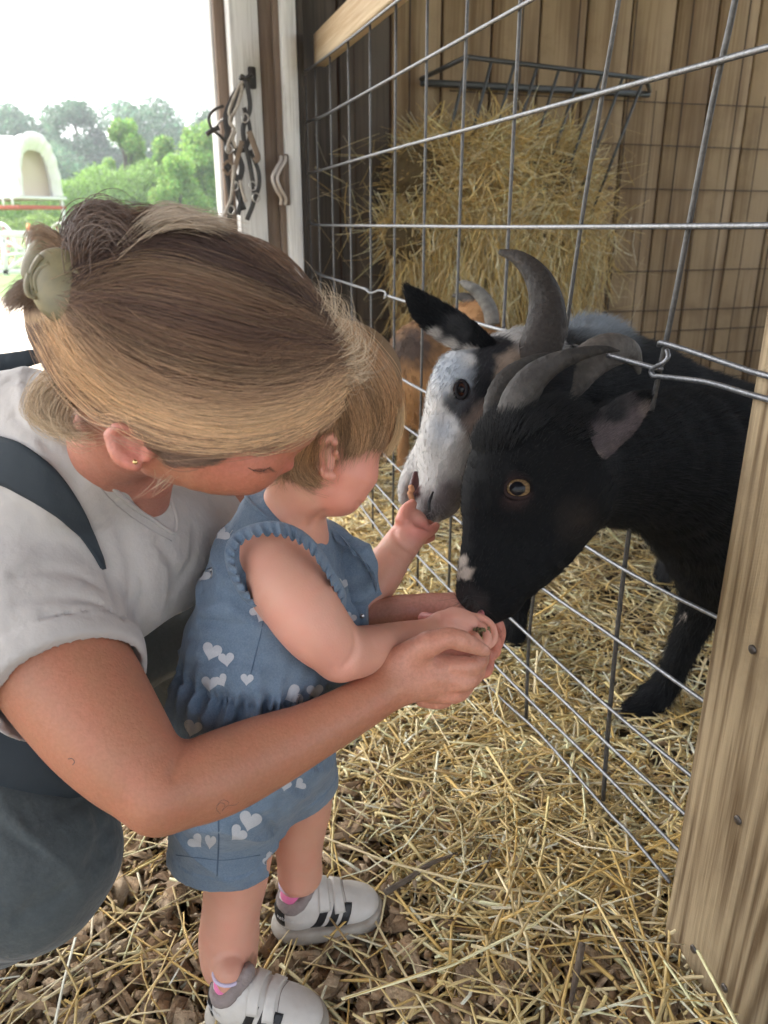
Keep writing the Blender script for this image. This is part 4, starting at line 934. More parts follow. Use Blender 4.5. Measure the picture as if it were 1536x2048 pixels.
W.ch([(850, 1238, .80, 15), (866, 1237, .79, 11)], k=.006, col=(.72, .27, .25))
h_w = .0022
cb_ = W.coarse()
W.crease([([(366, 1492), (352, 1530), (345, 1556)], .0016)], cb_, .6, .006)
W.crease([([(878, 1311), (905, 1307), (935, 1311), (962, 1320)], .0022), ([(868, 1347), (905, 1348), (940, 1347)], .0019), ([(862, 1371), (900, 1376), (930, 1368)], .0019), ([(905, 1262), (912, 1275), (916, 1290)], .0005), ([(938, 1276), (942, 1288)], .0005)], cb_, .72, .003)
W.crease([([(240, 868), (262, 872), (284, 890)], .0022)], cb_, .53, .004)
wbody, wV, wQ, wB, wC = build_sdf('body', W, h_w, M_skin, woman, TAN, [pt(270, 905, .53, 36, (.55, .20, .15), .012), pt(470, 915, .55, 55, (.54, .19, .13), .03), pt(576, 934, .574, 20, (.58, .19, .14), .01),
    pt(300, 1000, .64, 60, (.36, .16, .12), .03), pt(880, 1400, .75, 60, (.60, .28, .19), .04)])  # chest spot darkened to imitate shadow inside the neckline
tube('earring', [P(270, 924, .5125), P(270.6, 924.4, .5105)], .0016, mat('gold', (.75, .55, .25), .25, 1), woman, 10)
nails = []
# lashes and brow
R = np.random.default_rng(4)
L0 = np.stack([np.array([[P(498 + 34 * t, 936 - 5 * math.sin(3 * t) - q * (7 + 3 * R.random()), .552 - .002) + np.array([.0, 0, 0]) for q in (0, .5, 1)]])[0] for t in R.random(60)])
px = np.stack([np.stack([502 + 38 * t + np.array([0, 6, 13]), 938 - 4 * t + np.array([0, 4, 7])], -1) for t in R.random(15)])
hair('lashes', project(px, wB, .556, .001) - np.array([0, .002, 0]) * np.array([0, .5, 1])[None, :, None], np.array([.00018, .00014, .00007])[None], np.tile((.03, .018, .012), (15, 1)), M_hairw, woman)
px = np.stack([np.stack([505 + 60 * t + np.array([0, 5, 10]), 912 - 20 * t ** 1.5 + np.array([0, -3, -2]) + R.normal(0, 2)], -1) for t in R.random(110)])
hair('eyebrow', project(px, wB, .556, .0008), np.array([.00014, .00012, .00007])[None], np.tile((.22, .13, .08), (110, 1)), M_hairw, woman)
# small ink marks on the arm
M_ink = mat('tattoo_ink', (.06, .055, .06), .7)
def proj_tube(name, px, bv, z0, r, m, parent, off=.0002, n=6, sub=6):
    g = catmull(np.array(px, float), sub); W_ = project(g, bv, z0, off); return tube(name, W_, r, m, parent, n)
proj_tube('closed_lid', [(496, 935), (508, 941), (524, 942), (541, 934)], wB, .56, .0003, mat('lash_line', (.05, .03, .025), .7), woman, 0)
proj_tube('tattoo', [(441, 1628), (433, 1618), (440, 1606), (450, 1610), (444, 1622), (455, 1612), (470, 1610), (478, 1604)], wB, .65, .00022, M_ink, woman, -.0001)
proj_tube('tattoo', [(433, 1612), (445, 1600), (458, 1606), (448, 1618)], wB, .65, .0002, M_ink, woman, -.0001)
proj_tube('tattoo', [(136, 1518), (144, 1517), (149, 1524), (145, 1530)], wB, .65, .0004, M_ink, woman, -.0001)
proj_tube('tattoo', [(412, 1075), (425, 1085), (440, 1088)], wB, .9, .0003, M_ink, woman, -.0001); proj_tube('tattoo', [(424, 1120), (430, 1112), (438, 1122), (430, 1132)], wB, .9, .0003, M_ink, woman, -.0001)

# t-shirt
M_tee = mat('grey_cotton', (.43, .405, .39), .9, spec=.15, sheen=.25, noise=[(25, .25, (.37, .355, .345))], bump=[(900, .3), (38, .25), (14, .2)])
T = Field()
T.ch([(150, 930, .68, 150), (90, 1060, .745, 190), (80, 1180, .80, 215), (-40, 1400, .86, 225)], k=.03)
T.ch([(190, 900, .66, 105), (60, 860, .69, 120), (-60, 900, .70, 140)], k=.03)
T.ch([(250, 1060, .74, 120), (330, 1060, .80, 115), (400, 1050, .88, 92)], k=.04)
T.ch([(230, 1150, .74, 135), (300, 1130, .78, 110)], k=.03)
T.ch([(430, 1022, .88, 80), (446, 1052, .89, 74)], k=.02)
T.ch([(24, 1085, .70, 148), (66, 1210, .673, 152), (92, 1300, .665, 158)], k=.02)
T.ch([(66, 1210, .672, 152), (120, 1330, .66, 162)], k=.01)
ed = P(130, 1300, .63) - P(60, 1110, .69); ed /= np.linalg.norm(ed); hemc = P(118, 1277, .60)
hn = ed * 1.0; 
T.ch([(60, 1160, .685, 122), (90, 1270, .665, 139), (150, 1370, .65, 141), (260, 1520, .63, 120)], k=.004, op='s')
wb_lo = P(60, 1330, .7)
class CutP: pass
def sleeve_cut(p):        # the sleeve ends on a plane across the arm; applied only around the arm
    p = p.astype(np.float32); d = (p - hemc.astype(np.float32)) @ hn.astype(np.float32)
    a = P(60, 1200, .672).astype(np.float32); b = P(340, 1640, .62).astype(np.float32); ba = b - a; h = np.clip((p - a) @ ba / ba.dot(ba), 0, 1); r = np.sqrt(((p - a - h[..., None] * ba) ** 2).sum(-1))
    near = r < .085
    return np.where(near & (d > -.001), np.maximum(d * 1.0 + .0, 0) * 3 + .001, 0).astype(np.float32)
def tee_folds(p):
    p = p.astype(np.float32)
    q = np.stack([p @ np.array([1, .3, .5], np.float32), p @ np.array([-.2, .2, 1.6], np.float32) * .45, p @ np.array([.2, 1, .1], np.float32) * .6], -1)
    d = (p - hemc.astype(np.float32)) @ hn.astype(np.float32); seam = .0007 * ((d > -.019) & (d < .003)) - .0008 * np.exp(-((d + .0195) / .0011) ** 2)
    rdg = 1 - np.abs(2 * vnoise(q, 13, 3) - 1)
    return (-.0042 * (rdg ** 2) + .0015 + -.0022 * (vnoise(q, 42, 8) - .5) - seam).astype(np.float32)
tb_ = T.coarse(.006)
T.crease([([(215, 985), (252, 1080), (262, 1180), (250, 1240)], .0035), ([(270, 1120), (285, 1180), (262, 1270)], .003), ([(200, 1180), (150, 1150), (90, 1140), (30, 1150)], .0022), ([(236, 1240), (180, 1205), (110, 1195), (30, 1205)], .0022), ([(238, 1255), (170, 1235), (90, 1232)], .0018),
    ([(320, 1085), (350, 1150), (335, 1230)], .004), ([(390, 1060), (380, 1120), (340, 1200)], .003), ([(205, 1120), (222, 1180), (236, 1238)], .003), ([(60, 800), (110, 850), (160, 930)], .003), ([(30, 830), (100, 900), (150, 960)], .0025), ([(20, 760), (70, 770), (110, 800)], .002)], tb_, .66, .010)
T.fn(tee_folds)
T.ch([(225, 800, .60, 66), (236, 872, .61, 54), (276, 932, .628, 34), (328, 1008, .655, 13), (346, 1052, .668, 5)], k=.006, op='s')
T.ch([(310, 880, .60, 62), (326, 950, .638, 25), (342, 1040, .667, 7)], k=.006, op='s')
T.cut(hemc, hn, .10)
tee, tV, tQ, tB, _ = build_sdf('t_shirt', T, .0026, M_tee, woman)
proj_tube('collar', [(128, 822), (150, 862), (186, 925), (224, 972), (262, 1008), (306, 1040), (346, 1066), (352, 1040), (343, 1008), (336, 984)], tB, .66, .0022, M_tee, woman, .0004)
proj_tube('collar_stitch', [(112, 830), (134, 872), (170, 936), (210, 986), (250, 1024), (300, 1058), (343, 1082)], tB, .66, .0004, mat('thread', (.36, .34, .33), .9), woman, .0002)

# overalls
M_char = mat('charcoal_twill', (.030, .038, .046), .85, spec=.2, noise=[(18, .35, (.045, .055, .065))], bump=[(700, .3), (30, .12)])
M_pant = mat('slate_denim', (.064, .076, .080), .85, spec=.2, sheen=.2, noise=[(7, .5, (.040, .048, .052)), (300, .3, (.10, .115, .12))], bump=[(800, .4), (22, .3), (9, .25)])
def strip(name, A, B_, bv, z0, off, m, parent, nv=5, sub=6, puff=0.0):
    """cloth strip between two pixel edges laid on a surface, with real thickness"""
    a = catmull(np.array(A, float), sub); b = catmull(np.array(B_, float), sub); k = min(len(a), len(b)); a = resample(a, k) if len(a) > 2 else a; b = resample(b, k) if len(b) > 2 else b
    t = np.linspace(0, 1, nv + 1)[None, :, None]; px = a[:, None] * (1 - t) + b[:, None] * t
    S = project(px, bv, z0, 0); N = np.zeros_like(S); fl = S.reshape(-1, 3)
    nn = np.array([np.array(bv.find_nearest(Vector(q))[1]) for q in fl]).reshape(S.shape)
    for _ in range(2): nn[1:-1] = (nn[:-2] + nn[1:-1] + nn[2:]) / 3
    nn /= np.linalg.norm(nn, axis=-1)[..., None] + 1e-9
    pf = 1 + puff * np.sin(math.pi * np.linspace(0, 1, nv + 1))[None, :, None]
    Tp = S + nn * off * pf; Bt = S - nn * .002; kk, vv = S.shape[:2]; V = np.concatenate([Tp.reshape(-1, 3), Bt.reshape(-1, 3)]); Q = []
    for i in range(kk - 1):
        for j in range(vv - 1):
            o = i * vv + j; Q.append((o, o + vv, o + vv + 1, o + 1)); o += kk * vv
    n0 = kk * vv; bd = [(i * vv, (i + 1) * vv) for i in range(kk - 1)] + [((kk - 1) * vv + j, (kk - 1) * vv + j + 1) for j in range(vv - 1)] + [((i + 1) * vv + vv - 1, i * vv + vv - 1) for i in range(kk - 1)] + [(j + 1, j) for j in range(vv - 1)]
    for p, q in bd: Q.append((p, q, q + n0, p + n0))
    me = mesh_np(name, V, Q); fix_normals(me)
    cen = Tp[kk // 2, vv // 2] - S[kk // 2, vv // 2]
    return link(name, me, parent, m)
strip('strap', [(-40, 862), (0, 872), (45, 888), (100, 928), (140, 975), (175, 1035), (198, 1100), (205, 1140)], [(-40, 985), (0, 968), (50, 990), (95, 1016), (128, 1040), (160, 1075), (185, 1110), (200, 1136)], tB, .64, .0035, M_char, woman, 8)
O = Field()
O.ch([(-190, 1500, .86, 200), (-60, 1580, .78, 205), (10, 1660, .74, 190), (50, 1715, .73, 165)], k=.03)
O.ch([(50, 1715, .73, 165), (-20, 1790, .80, 130), (-220, 1880, .95, 90), (-330, 1900, 1.0, 62)], k=.02)
O.ch([(-60, 1420, .87, 235), (-220, 1480, .88, 210)], k=.03)
O.ch([(150, 1330, 1.02, 120), (300, 1270, 1.05, 90), (400, 1225, 1.07, 72)], k=.03); O.ch([(400, 1225, 1.07, 72), (330, 1420, 1.2, 50)], k=.02)
def pant_folds(p):
    q = np.stack([p @ np.array([1, .2, .9], np.float32), p @ np.array([-.5, .2, .5], np.float32), p[..., 1]], -1); r = 1 - np.abs(2 * vnoise(q, 9, 5) - 1)
    return (-.006 * r ** 3 - .002 * (vnoise(p, 30, 7) - .5)).astype(np.float32)
ob_ = O.coarse(.006)
O.crease([([(222, 1690), (196, 1712), (160, 1736)], .008), ([(220, 1655), (202, 1680), (212, 1700)], .007), ([(216, 1560), (190, 1600), (196, 1640)], .006), ([(30, 1500), (90, 1560), (160, 1600)], .003), ([(150, 1760), (100, 1800), (40, 1830)], .003), ([(10, 1660), (70, 1700), (140, 1720)], .0025)], ob_, .66, .012)
O.fn(pant_folds)
pants, oV, oQ, oB, _ = build_sdf('overalls', O, .003, M_pant, woman)
B2 = Field(); B2.ch([(-120, 1360, .84, 250), (-20, 1400, .78, 215), (60, 1440, .76, 190)], k=.03)
B2.ch([(120, 1480, .74, 110), (60, 1500, .76, 130)], k=.02)
bib, _, _, _, _ = build_sdf('overalls_top', B2, .004, M_char, woman)
M_boot = mat('dark_boot', (.04, .035, .03), .6)
BF = Field(); BF.w3([(*onZ(-330, 1960, .05)[:2], .06, .045), (*onZ(-240, 2020, .04)[:2], .045, .04)], k=.02); build_sdf('shoe', BF, .004, M_boot, woman)
# dark shoulder bag strap behind her back
SB = Field(); SB.ch([(-60, 740, .80, 24), (30, 722, .79, 19), (95, 708, .79, 14)], sub=3, flat=CF, fl=.5, k=.01); SB.ch([(-60, 765, .80, 24), (0, 750, .79, 18)], k=.01)
build_sdf('back_strap', SB, .0025, M_char, woman)

# ---------------------------------------------- her hair
G = [[(640, 650), (592, 578), (515, 505), (430, 452), (340, 434), (250, 444), (190, 488), (150, 548)],
     [(655, 666), (586, 590), (480, 520), (380, 466), (290, 462), (220, 490), (180, 530), (152, 560)],
     [(674, 672), (600, 622), (480, 566), (360, 530), (270, 528), (210, 548), (175, 570), (150, 580)],
     [(680, 695), (600, 668), (480, 636), (360, 604), (270, 588), (215, 588), (178, 592), (150, 594)],
     [(684, 712), (600, 710), (480, 700), (360, 668), (270, 640), (210, 622), (175, 612), (150, 606)],
     [(684, 728), (600, 758), (480, 768), (360, 744), (260, 700), (195, 660), (160, 634), (140, 618)],
     [(680, 748), (604, 800), (490, 828), (370, 815), (260, 766), (180, 706), (145, 660), (128, 630)],
     [(674, 772), (606, 836), (500, 870), (385, 868), (280, 830), (190, 768), (135, 700), (112, 640)],
     [(664, 795), (612, 842), (505, 886), (400, 893), (300, 872), (200, 820), (120, 745), (96, 650)]]
HF = Field()                                   # volume of combed hair under the strands
HF.ch([(288, 656, .585, 194), (440, 690, .575, 190)], k=.02); HF.ch([(500, 680, .57, 132), (604, 728, .57, 70)], k=.02); HF.ch([(240, 610, .585, 165), (160, 600, .59, 98)], k=.02)
HF.ch([(170, 660, .585, 95), (230, 780, .58, 72), (330, 820, .565, 76), (430, 826, .555, 76), (530, 815, .553, 68), (610, 770, .56, 64)], k=.02)
HF.ch([(262, 905, .525, 50), (300, 925, .525, 48)], k=.01, op='s'); HF.ch([(340, 975, .53, 80), (450, 975, .53, 84), (560, 965, .53, 84), (650, 905, .54, 60)], k=.012, op='s')
HF.fn(lambda p: (-.0016 * (vnoise(np.stack([p[..., 0] * .25, p[..., 1], p[..., 2] + p[..., 0] * .15], -1), 130, 4) - .5)).astype(np.float32))
hV, hQ = HF.mesh(.0032); hB = BVHTree.FromPolygons(hV.tolist() + wV.tolist(), hQ.tolist() + (wQ + len(hV)).tolist())
def hair_colour(u, R, s):
    dark = np.array([.060, .034, .026]); mid = np.array([.20, .115, .072]); blo = np.array([.50, .335, .20]); gold = np.array([.56, .37, .20])
    base = np.zeros((len(u), 3)); x = u
    kk = [0, .05, .12, .26, .34, .42, .5, .6, .68, .76, .86, .94, 1]; cc = [mid * 1.1, mid * .6, dark * .8, dark * 1.1, mid * .7, dark * 1.3, mid * .75, mid * .5, mid * 1.15, blo * .9, gold, blo, mid]  # first stop lightens the top edge to imitate the backlit rim
    for j in range(3): base[:, j] = np.interp(x, kk, [c[j] for c in cc])
    streak = vnoise(np.c_[u * 0, u * 0, u], 46, s); base = base * (1 - .42 * (streak > .58)[:, None]) + blo * (.42 * (streak > .58))[:, None] * (.35 + .65 * x[:, None])
    return (base * R.uniform(.65, 1.35, (len(u), 1))).clip(0, .8)
me = mesh_np('hair', hV, hQ)
# colour of the underlying mass follows the same bands
pr = (hV - CAM); zc = pr @ CF; hx = 768 + FPX * (pr @ CR) / zc; hy = 1024 - FPX * (pr @ CU) / zc
mid_y = [np.interp(hx, [p[0] for p in g][::-1], [p[1] for p in g][::-1]) for g in G]; uu = np.zeros(len(hV))
for i in range(8): t = (hy - mid_y[i]) / (mid_y[i + 1] - mid_y[i] + 1e-6); uu = np.where(hy > mid_y[i], i + np.clip(t, 0, 1), uu)
set_col(me, hair_colour(uu / 8, np.random.default_rng(1), 3) * .55)
hmass = link('hair', me, woman, M_scalp)
S, u, R = strands(G, 15000, 14, hB, .56, (.0008, .0055), 5, (0, 1), .10, 2.2, 11, 22, 16)
tt_ = np.linspace(0, 1, 14)
hair('combed_strands', S, (.00023 * (1 - .5 * (np.abs(tt_ - .5) * 2) ** 3))[None], hair_colour(u, R, 3), M_hairw, hmass)
S, u, R = strands(G, 1300, 14, hB, .56, (.005, .011), 12, (0, 1), .3, 9, 12); hair('loose_strands', S, .00013, hair_colour(u, R, 3) * 1.4, M_hairw, hmass)
def tuft(name, guides, n, z, spread, col, seed, rad=.00022, k=12, wav=6, m=None, par=None, dz=.01, cv=.3):
    R = np.random.default_rng(seed); Gs = [resample(np.array(g, float), k) for g in guides]; out = []
    for i in range(n):
        a, b = (Gs[0], Gs[0]) if len(Gs) == 1 else (lambda q: (Gs[q], Gs[q + 1]))(R.integers(0, len(Gs) - 1)); t = R.random(); c = a * (1 - t) + b * t
        L = R.uniform(.6, 1.05); ks = np.linspace(0, 1, k) * L * (k - 1); ks = np.clip(ks, 0, k - 1); j = np.clip(ks.astype(int), 0, k - 2); f = (ks - j)[:, None]; c = c[j] * (1 - f) + c[j + 1] * f
        s0 = R.normal(0, spread, 2); s1 = s0 + R.normal(0, spread * .9, 2); tt = np.linspace(0, 1, k)[:, None]
        c = c + s0 * (1 - tt) + s1 * tt + np.sin(tt * R.uniform(2, 5) + R.uniform(0, 6)) * R.normal(0, wav, 2) * tt
        zz = z + R.normal(0, dz) + R.normal(0, dz) * tt[:, 0]; out.append([P(x, y, q) for (x, y), q in zip(c, zz)])
    C = np.array(col) * R.uniform(1 - cv, 1 + cv, (n, 1)); return hair(name, np.array(out), (rad * (1 - np.linspace(0, 1, k) ** 3 * .7))[None], C, m or M_hairw, par)
BR = (.13, .082, .055); LB = (.42, .31, .2)
tuft('bun', [[(160, 540), (150, 470), (185, 430), (235, 440), (270, 500)], [(170, 545), (175, 490), (205, 455), (240, 470), (260, 520)], [(180, 550), (200, 510), (225, 490), (245, 510)]], 3000, .545, 14, (.105, .064, .045), 31, .0003, 12, 6, None, hmass, .012)
tuft('bun', [[(150, 535), (120, 480), (70, 450), (52, 470), (46, 505)], [(150, 540), (130, 500), (90, 470), (60, 480)], [(150, 545), (120, 520), (80, 500), (62, 505)]], 420, .55, 4, (.30, .2, .13), 32, .0002, 12, 5, None, hmass)
tuft('bun', [[(140, 600), (100, 575), (50, 565), (15, 590), (0, 612)], [(140, 612), (100, 590), (55, 585), (30, 605), (22, 618)], [(140, 622), (110, 610), (80, 600), (60, 612)]], 1500, .56, 6, (.20, .135, .09), 33, .0002, 12, 5, None, hmass)
tuft('bun', [[(240, 480), (300, 430), (350, 422), (400, 446)], [(230, 510), (300, 455), (360, 440), (430, 455)], [(300, 465), (360, 446), (430, 446), (490, 462)]], 1500, .565, 7, (.36, .28, .2), 34, .0002, 12, 6, None, hmass, .02)
tuft('wisps', [[(628, 650), (640, 610), (630, 575), (605, 555)], [(660, 680), (690, 640), (670, 600), (640, 590)], [(676, 720), (720, 700), (712, 660), (690, 640)], [(684, 745), (735, 735), (745, 700)], [(680, 780), (700, 770), (720, 755)]], 230, .562, 9, (.60, .47, .33), 35, .00014, 14, 15, None, hmass, .008)
tuft('wisps', [[(110, 740), (70, 770), (55, 820), (100, 850), (160, 840)], [(120, 760), (90, 800), (100, 850), (150, 860)], [(150, 800), (130, 850), (160, 880), (210, 870)]], 500, .57, 8, (.50, .38, .25), 36, .00018, 12, 8, None, hmass, .008)
tuft('wisps', [[(280, 890), (320, 950), (300, 985), (270, 1005)], [(400, 900), (360, 940), (330, 965)]], 26, .545, 5, (.5, .38, .26), 37, .00016, 10, 5, None, hmass, .004)
tuft('temple_hair', [[(300, 880), (330, 915), (390, 925), (440, 905)], [(320, 880), (370, 905), (450, 895), (520, 870)], [(400, 890), (480, 880), (560, 850), (620, 820)]], 700, .5, 5, (.13, .08, .055), 38, .0002, 10, 4, None, hmass, .001) if False else None
g2 = [[(292, 878), (320, 905), (360, 925), (400, 925)], [(310, 880), (350, 900), (400, 915), (450, 905)], [(330, 880), (400, 892), (480, 890), (560, 862)], [(380, 880), (470, 878), (560, 850), (630, 815)]]
S, u, R = strands(g2, 1500, 10, wB, .56, (.001, .003), 4, (0, 1), .3, 4, 13); hair('temple_hair', S, .00018, np.tile((.16, .095, .065), (1500, 1)) * R.uniform(.6, 1.4, (1500, 1)), M_hairw, hmass)
# claw clip
M_clip = mat('olive_resin', (.17, .15, .09), .4, spec=.4, sss=.15, noise=[(70, .6, (.27, .23, .12))], coat=.05)
clip = empty('hair_clip', P(125, 570, .56)); clip.parent = woman; clip.location = Vector(P(125, 570, .56)) - Vector(woman.location)
CF1 = Field(); CF1.ell(P(122, 572, .518), (.0205, .009, .026), np.array([CR * .94 + CU * .34, CF, CU * .94 - CR * .34]), k=.004); CF1.ell(P(124, 582, .530), (.019, .013, .024), np.array([CR * .94 + CU * .34, CF, CU * .94 - CR * .34]), k=.002, op='s')
build_sdf('claw_near', CF1, .0012, M_clip, clip)
CF2 = Field(); CF2.ell(P(82, 512, .55), (.010, .005, .020), np.array([CR * .8 - CU * .5, CF, CU * .8 + CR * .5]), k=.004); CF2.ch([(66, 540, .565, 5), (78, 560, .56, 6), (120, 535, .545, 6)], k=.003); build_sdf('claw_far', CF2, .0012, M_clip, clip)
for px_ in ([(60, 548), (54, 570), (58, 590), (72, 596)], [(84, 512), (70, 530), (62, 552), (66, 580)], [(100, 528), (80, 540), (70, 560), (74, 586)], [(150, 540), (168, 560), (172, 590)]):
    tube('prong', [P(x, y, .512) for x, y in px_], [.0024, .0022, .0019, .0012], M_clip, clip, 8, 5)
tube('spring', [P(96 + 4 * math.cos(t), 500 + 6 * math.sin(t) + t, .55) for t in np.linspace(0, 18, 60)], .0006, M_buckle, clip, 6)
# ================================================================== THE CHILD
DZ = .03
def Z(l): return [(x, y, z + (DZ if z < .8 else DZ * max(0, (.95 - z) / .15)), r) for x, y, z, r in l]
child = empty('person', onZ(500, 1960, 0.0), 'toddler in a blue denim romper with white hearts reaching out to feed the goats', 'person')
K = Field(); CP = PALE
K.ch([(618, 800, .70, 126), (660, 786, .695, 134)], k=.02, col=CP)
K.ch([(672, 846, .69, 104), (680, 872, .69, 76)], k=.02, col=CP)
K.ch([(730, 866, .70, 34), (738, 898, .70, 15)], k=.016, col=CP)           # brow, bridge of the nose
K.ch([(692, 944, .688, 65), (682, 972, .69, 56)], k=.012, col=ROSY)        # cheek
K.ch([(640, 980, .695, 50), (672, 998, .70, 30)], k=.012, col=CP)         # chin
K.ch([(704, 1000, .705, 14), (694, 1012, .705, 10)], k=.01, col=(.70, .28, .22))
K.ch([(668, 884, .641, 9), (660, 872, .641, 10), (646, 884, .641, 10), (640, 915, .67, 10), (650, 945, .645, 10), (663, 953, .646, 10)], k=.0025, col=(.68, .33, .24))
K.ch([(652, 905, .649, 16), (656, 930, .649, 14)], k=.003, col=(.66, .32, .24)); K.ch([(662, 900, .637, 8), (664, 925, .637, 6)], k=.003, op='s'); K.ch([(672, 905, .642, 6), (674, 925, .67, 6)], k=.002, col=CP)
K.ch([(610, 930, .705, 70), (588, 1020, .722, 62), (562, 1080, .742, 76)], k=.02, col=CP)
K.ch([(552, 1100, .74, 105), (530, 1240, .75, 118), (495, 1400, .762, 104), (480, 1500, .777, 108)], k=.02, col=CP)
# near arm, soft and dimpled
K.ch([(552, 1128, .70, 64), (588, 1190, .685, 76), (632, 1256, .685, 70), (678, 1302, .70, 56)], k=.015, col=CP, sub=8)
K.ch([(684, 1308, .702, 54), (740, 1300, .73, 50), (800, 1280, .755, 37), (850, 1266, .775, 28), (872, 1260, .78, 26)], k=.008, col=CP)
K.ch([(886, 1250, .785, 29), (912, 1246, .788, 30), (930, 1248, .79, 27)], k=.008, col=(.66, .34, .26))
K.ch([(905, 1228, .79, 13), (932, 1236, .792, 11), (950, 1250, .79, 9)], k=.004, col=ROSY)     # thumb
K.ch([(940, 1236, .80, 12), (966, 1240, .80, 10.5), (984, 1256, .792, 9.5), (986, 1280, .782, 9), (976, 1292, .776, 8)], k=.003, col=(.67, .34, .26))
K.ch([(938, 1250, .795, 12), (956, 1250, .787, 10), (972, 1264, .778, 9.5), (974, 1284, .768, 9), (964, 1293, .765, 8)], k=.0025, col=(.67, .34, .26))
K.ch([(934, 1264, .785, 11), (950, 1272, .772, 9), (958, 1288, .762, 8), (950, 1296, .760, 7)], k=.0025, col=(.67, .34, .26))
# far arm, hand at the grey goat's lips
K.ch([(610, 1110, .80, 62), (660, 1190, .83, 52), (712, 1212, .85, 46)], k=.02, col=CP)
K.ch([(712, 1212, .85, 48), (762, 1146, .87, 44), (800, 1092, .885, 33)], k=.010, col=CP)
K.ch([(800, 1092, .885, 33), (818, 1068, .89, 35), (824, 1050, .895, 33)], k=.008, col=(.66, .32, .25))
K.ch([(806, 1040, .88, 16), (812, 1020, .885, 12.5), (824, 1008, .892, 10)], k=.004, col=ROSY)
K.ch([(832, 1058, .88, 17), (850, 1066, .885, 12), (864, 1060, .895, 10), (872, 1052, .90, 8)], k=.0035, col=ROSY)
K.ch([(834, 1068, .89, 15), (848, 1078, .90, 11), (862, 1074, .91, 9)], k=.0035, col=ROSY); K.ch([(826, 1040, .91, 14), (842, 1044, .925, 11), (860, 1050, .93, 9)], k=.003, col=ROSY)
K.ch([(838, 1044, .875, 10), (852, 1052, .882, 7)], k=.006, op='s')
# legs
K.ch([(478, 1520, .80, 96), (476, 1640, .84, 78), (474, 1740, .875, 65), (462, 1822, .905, 58), (458, 1880, .92, 60), (458, 1925, .928, 50)], k=.012, col=CP)
K.ch([(560, 1500, .82, 84), (606, 1590, .89, 60), (598, 1670, .93, 51), (600, 1745, .96, 41)], k=.012, col=CP)
def shoe_frame(heel, toe):
    h = onZ(*heel, .012); t = onZ(*toe, .012); d = t - h; L = np.linalg.norm(d); d /= L; s = np.cross(ZX, d); return h, d, L, s, np.cross(d, s)
NEAR, FAR = ((430, 2032), (636, 2066)), ((556, 1862), (752, 1826))
for (fr, px_) in ((NEAR, (458, 1915, .925, 52)), (FAR, (600, 1745, .96, 41))):
    h, d, L, s, u = shoe_frame(*fr); a = P(*px_[:3]); K.w3([(*a, px_[3] * px_[2] / FPX), (*(h + d * .19 * L + u * .075), .0178), (*(h + d * .2 * L + u * .045), .0165)], k=.01, col=CP); K.w3([(*(h + d * .2 * L + u * .04), .016), (*(h + d * .7 * L + u * .022), .014)], k=.01, col=CP)
kb_ = K.coarse(.005)
K.crease([([(404, 1842), (455, 1852), (512, 1836)], .0012), ([(556, 1712), (600, 1720), (640, 1708)], .0010), ([(706, 1262), (712, 1285), (706, 1312), (690, 1330)], .0020), ([(872, 1234), (880, 1256), (880, 1284)], .0010), ([(620, 1052), (640, 1030), (652, 1022)], .0016), ([(786, 1052), (796, 1082), (830, 1108)], .0010), ([(900, 1240), (925, 1250), (945, 1262)], .0008)], kb_, .66, .006)
kbody, kV, kQ, kB, kC = build_sdf('body', K, .0019, M_skin2, child, CP, [pt(700, 950, .66, 46, (.68, .29, .22), .03), pt(596, 1270, .63, 60, (.66, .33, .25), .04), pt(690, 1330, .66, 40, (.68, .32, .25), .03),
     pt(460, 1845, .87, 40, (.64, .32, .24), .03), pt(503, 1925, .90, 14, (.30, .16, .10), .004, .02), pt(498, 1940, .90, 10, (.22, .12, .07), .004, .02), pt(838, 1060, .87, 22, (.68, .26, .21), .01)])
# romper
def denim_extra(m, n, L, b, mp, src, hs): pass
M_den = mat('washed_denim', (.115, .165, .235), .85, spec=.2, sheen=.15, noise=[(16, .6, (.065, .10, .155)), (60, .45, (.17, .23, .30)), (700, .4, (.21, .27, .34))], bump=[(1100, .45), (70, .35), (24, .25)])
Dn = Field()
Dn.ch([(558, 1064, .735, 92), (540, 1150, .745, 124), (520, 1260, .752, 136), (500, 1370, .758, 134)], k=.025)
Dn.ch([(500, 1370, .758, 134), (486, 1430, .765, 136), (474, 1530, .78, 140)], k=.012)
Dn.ch([(640, 1110, .79, 70), (660, 1200, .80, 78), (640, 1300, .79, 84)], k=.04)
Dn.ch([(486, 1510, .785, 138), (462, 1620, .83, 116), (448, 1765, .875, 103)], k=.02)
Dn.ch([(560, 1480, .80, 104), (602, 1560, .875, 76), (606, 1650, .915, 66)], k=.02)
ta = P(540, 1150, .745); tb = P(478, 1500, .775); tax = (tb - ta); tl = np.linalg.norm(tax); tax /= tl
e1 = np.cross(tax, CF); e1 /= np.linalg.norm(e1); e2 = np.cross(tax, e1); WS = float((P(505, 1366, .758) - ta) @ tax)
def axp(c): c = np.asarray(c, float); return c
hem1c = P(448, 1750, .824); hem1n = -CU + .07 * CR + .22 * CF; hem1n = hem1n / np.linalg.norm(hem1n)
hem2c = P(612, 1608, .878); hem2n = .46 * CR - .86 * CU + .18 * CF; hem2n = hem2n / np.linalg.norm(hem2n)
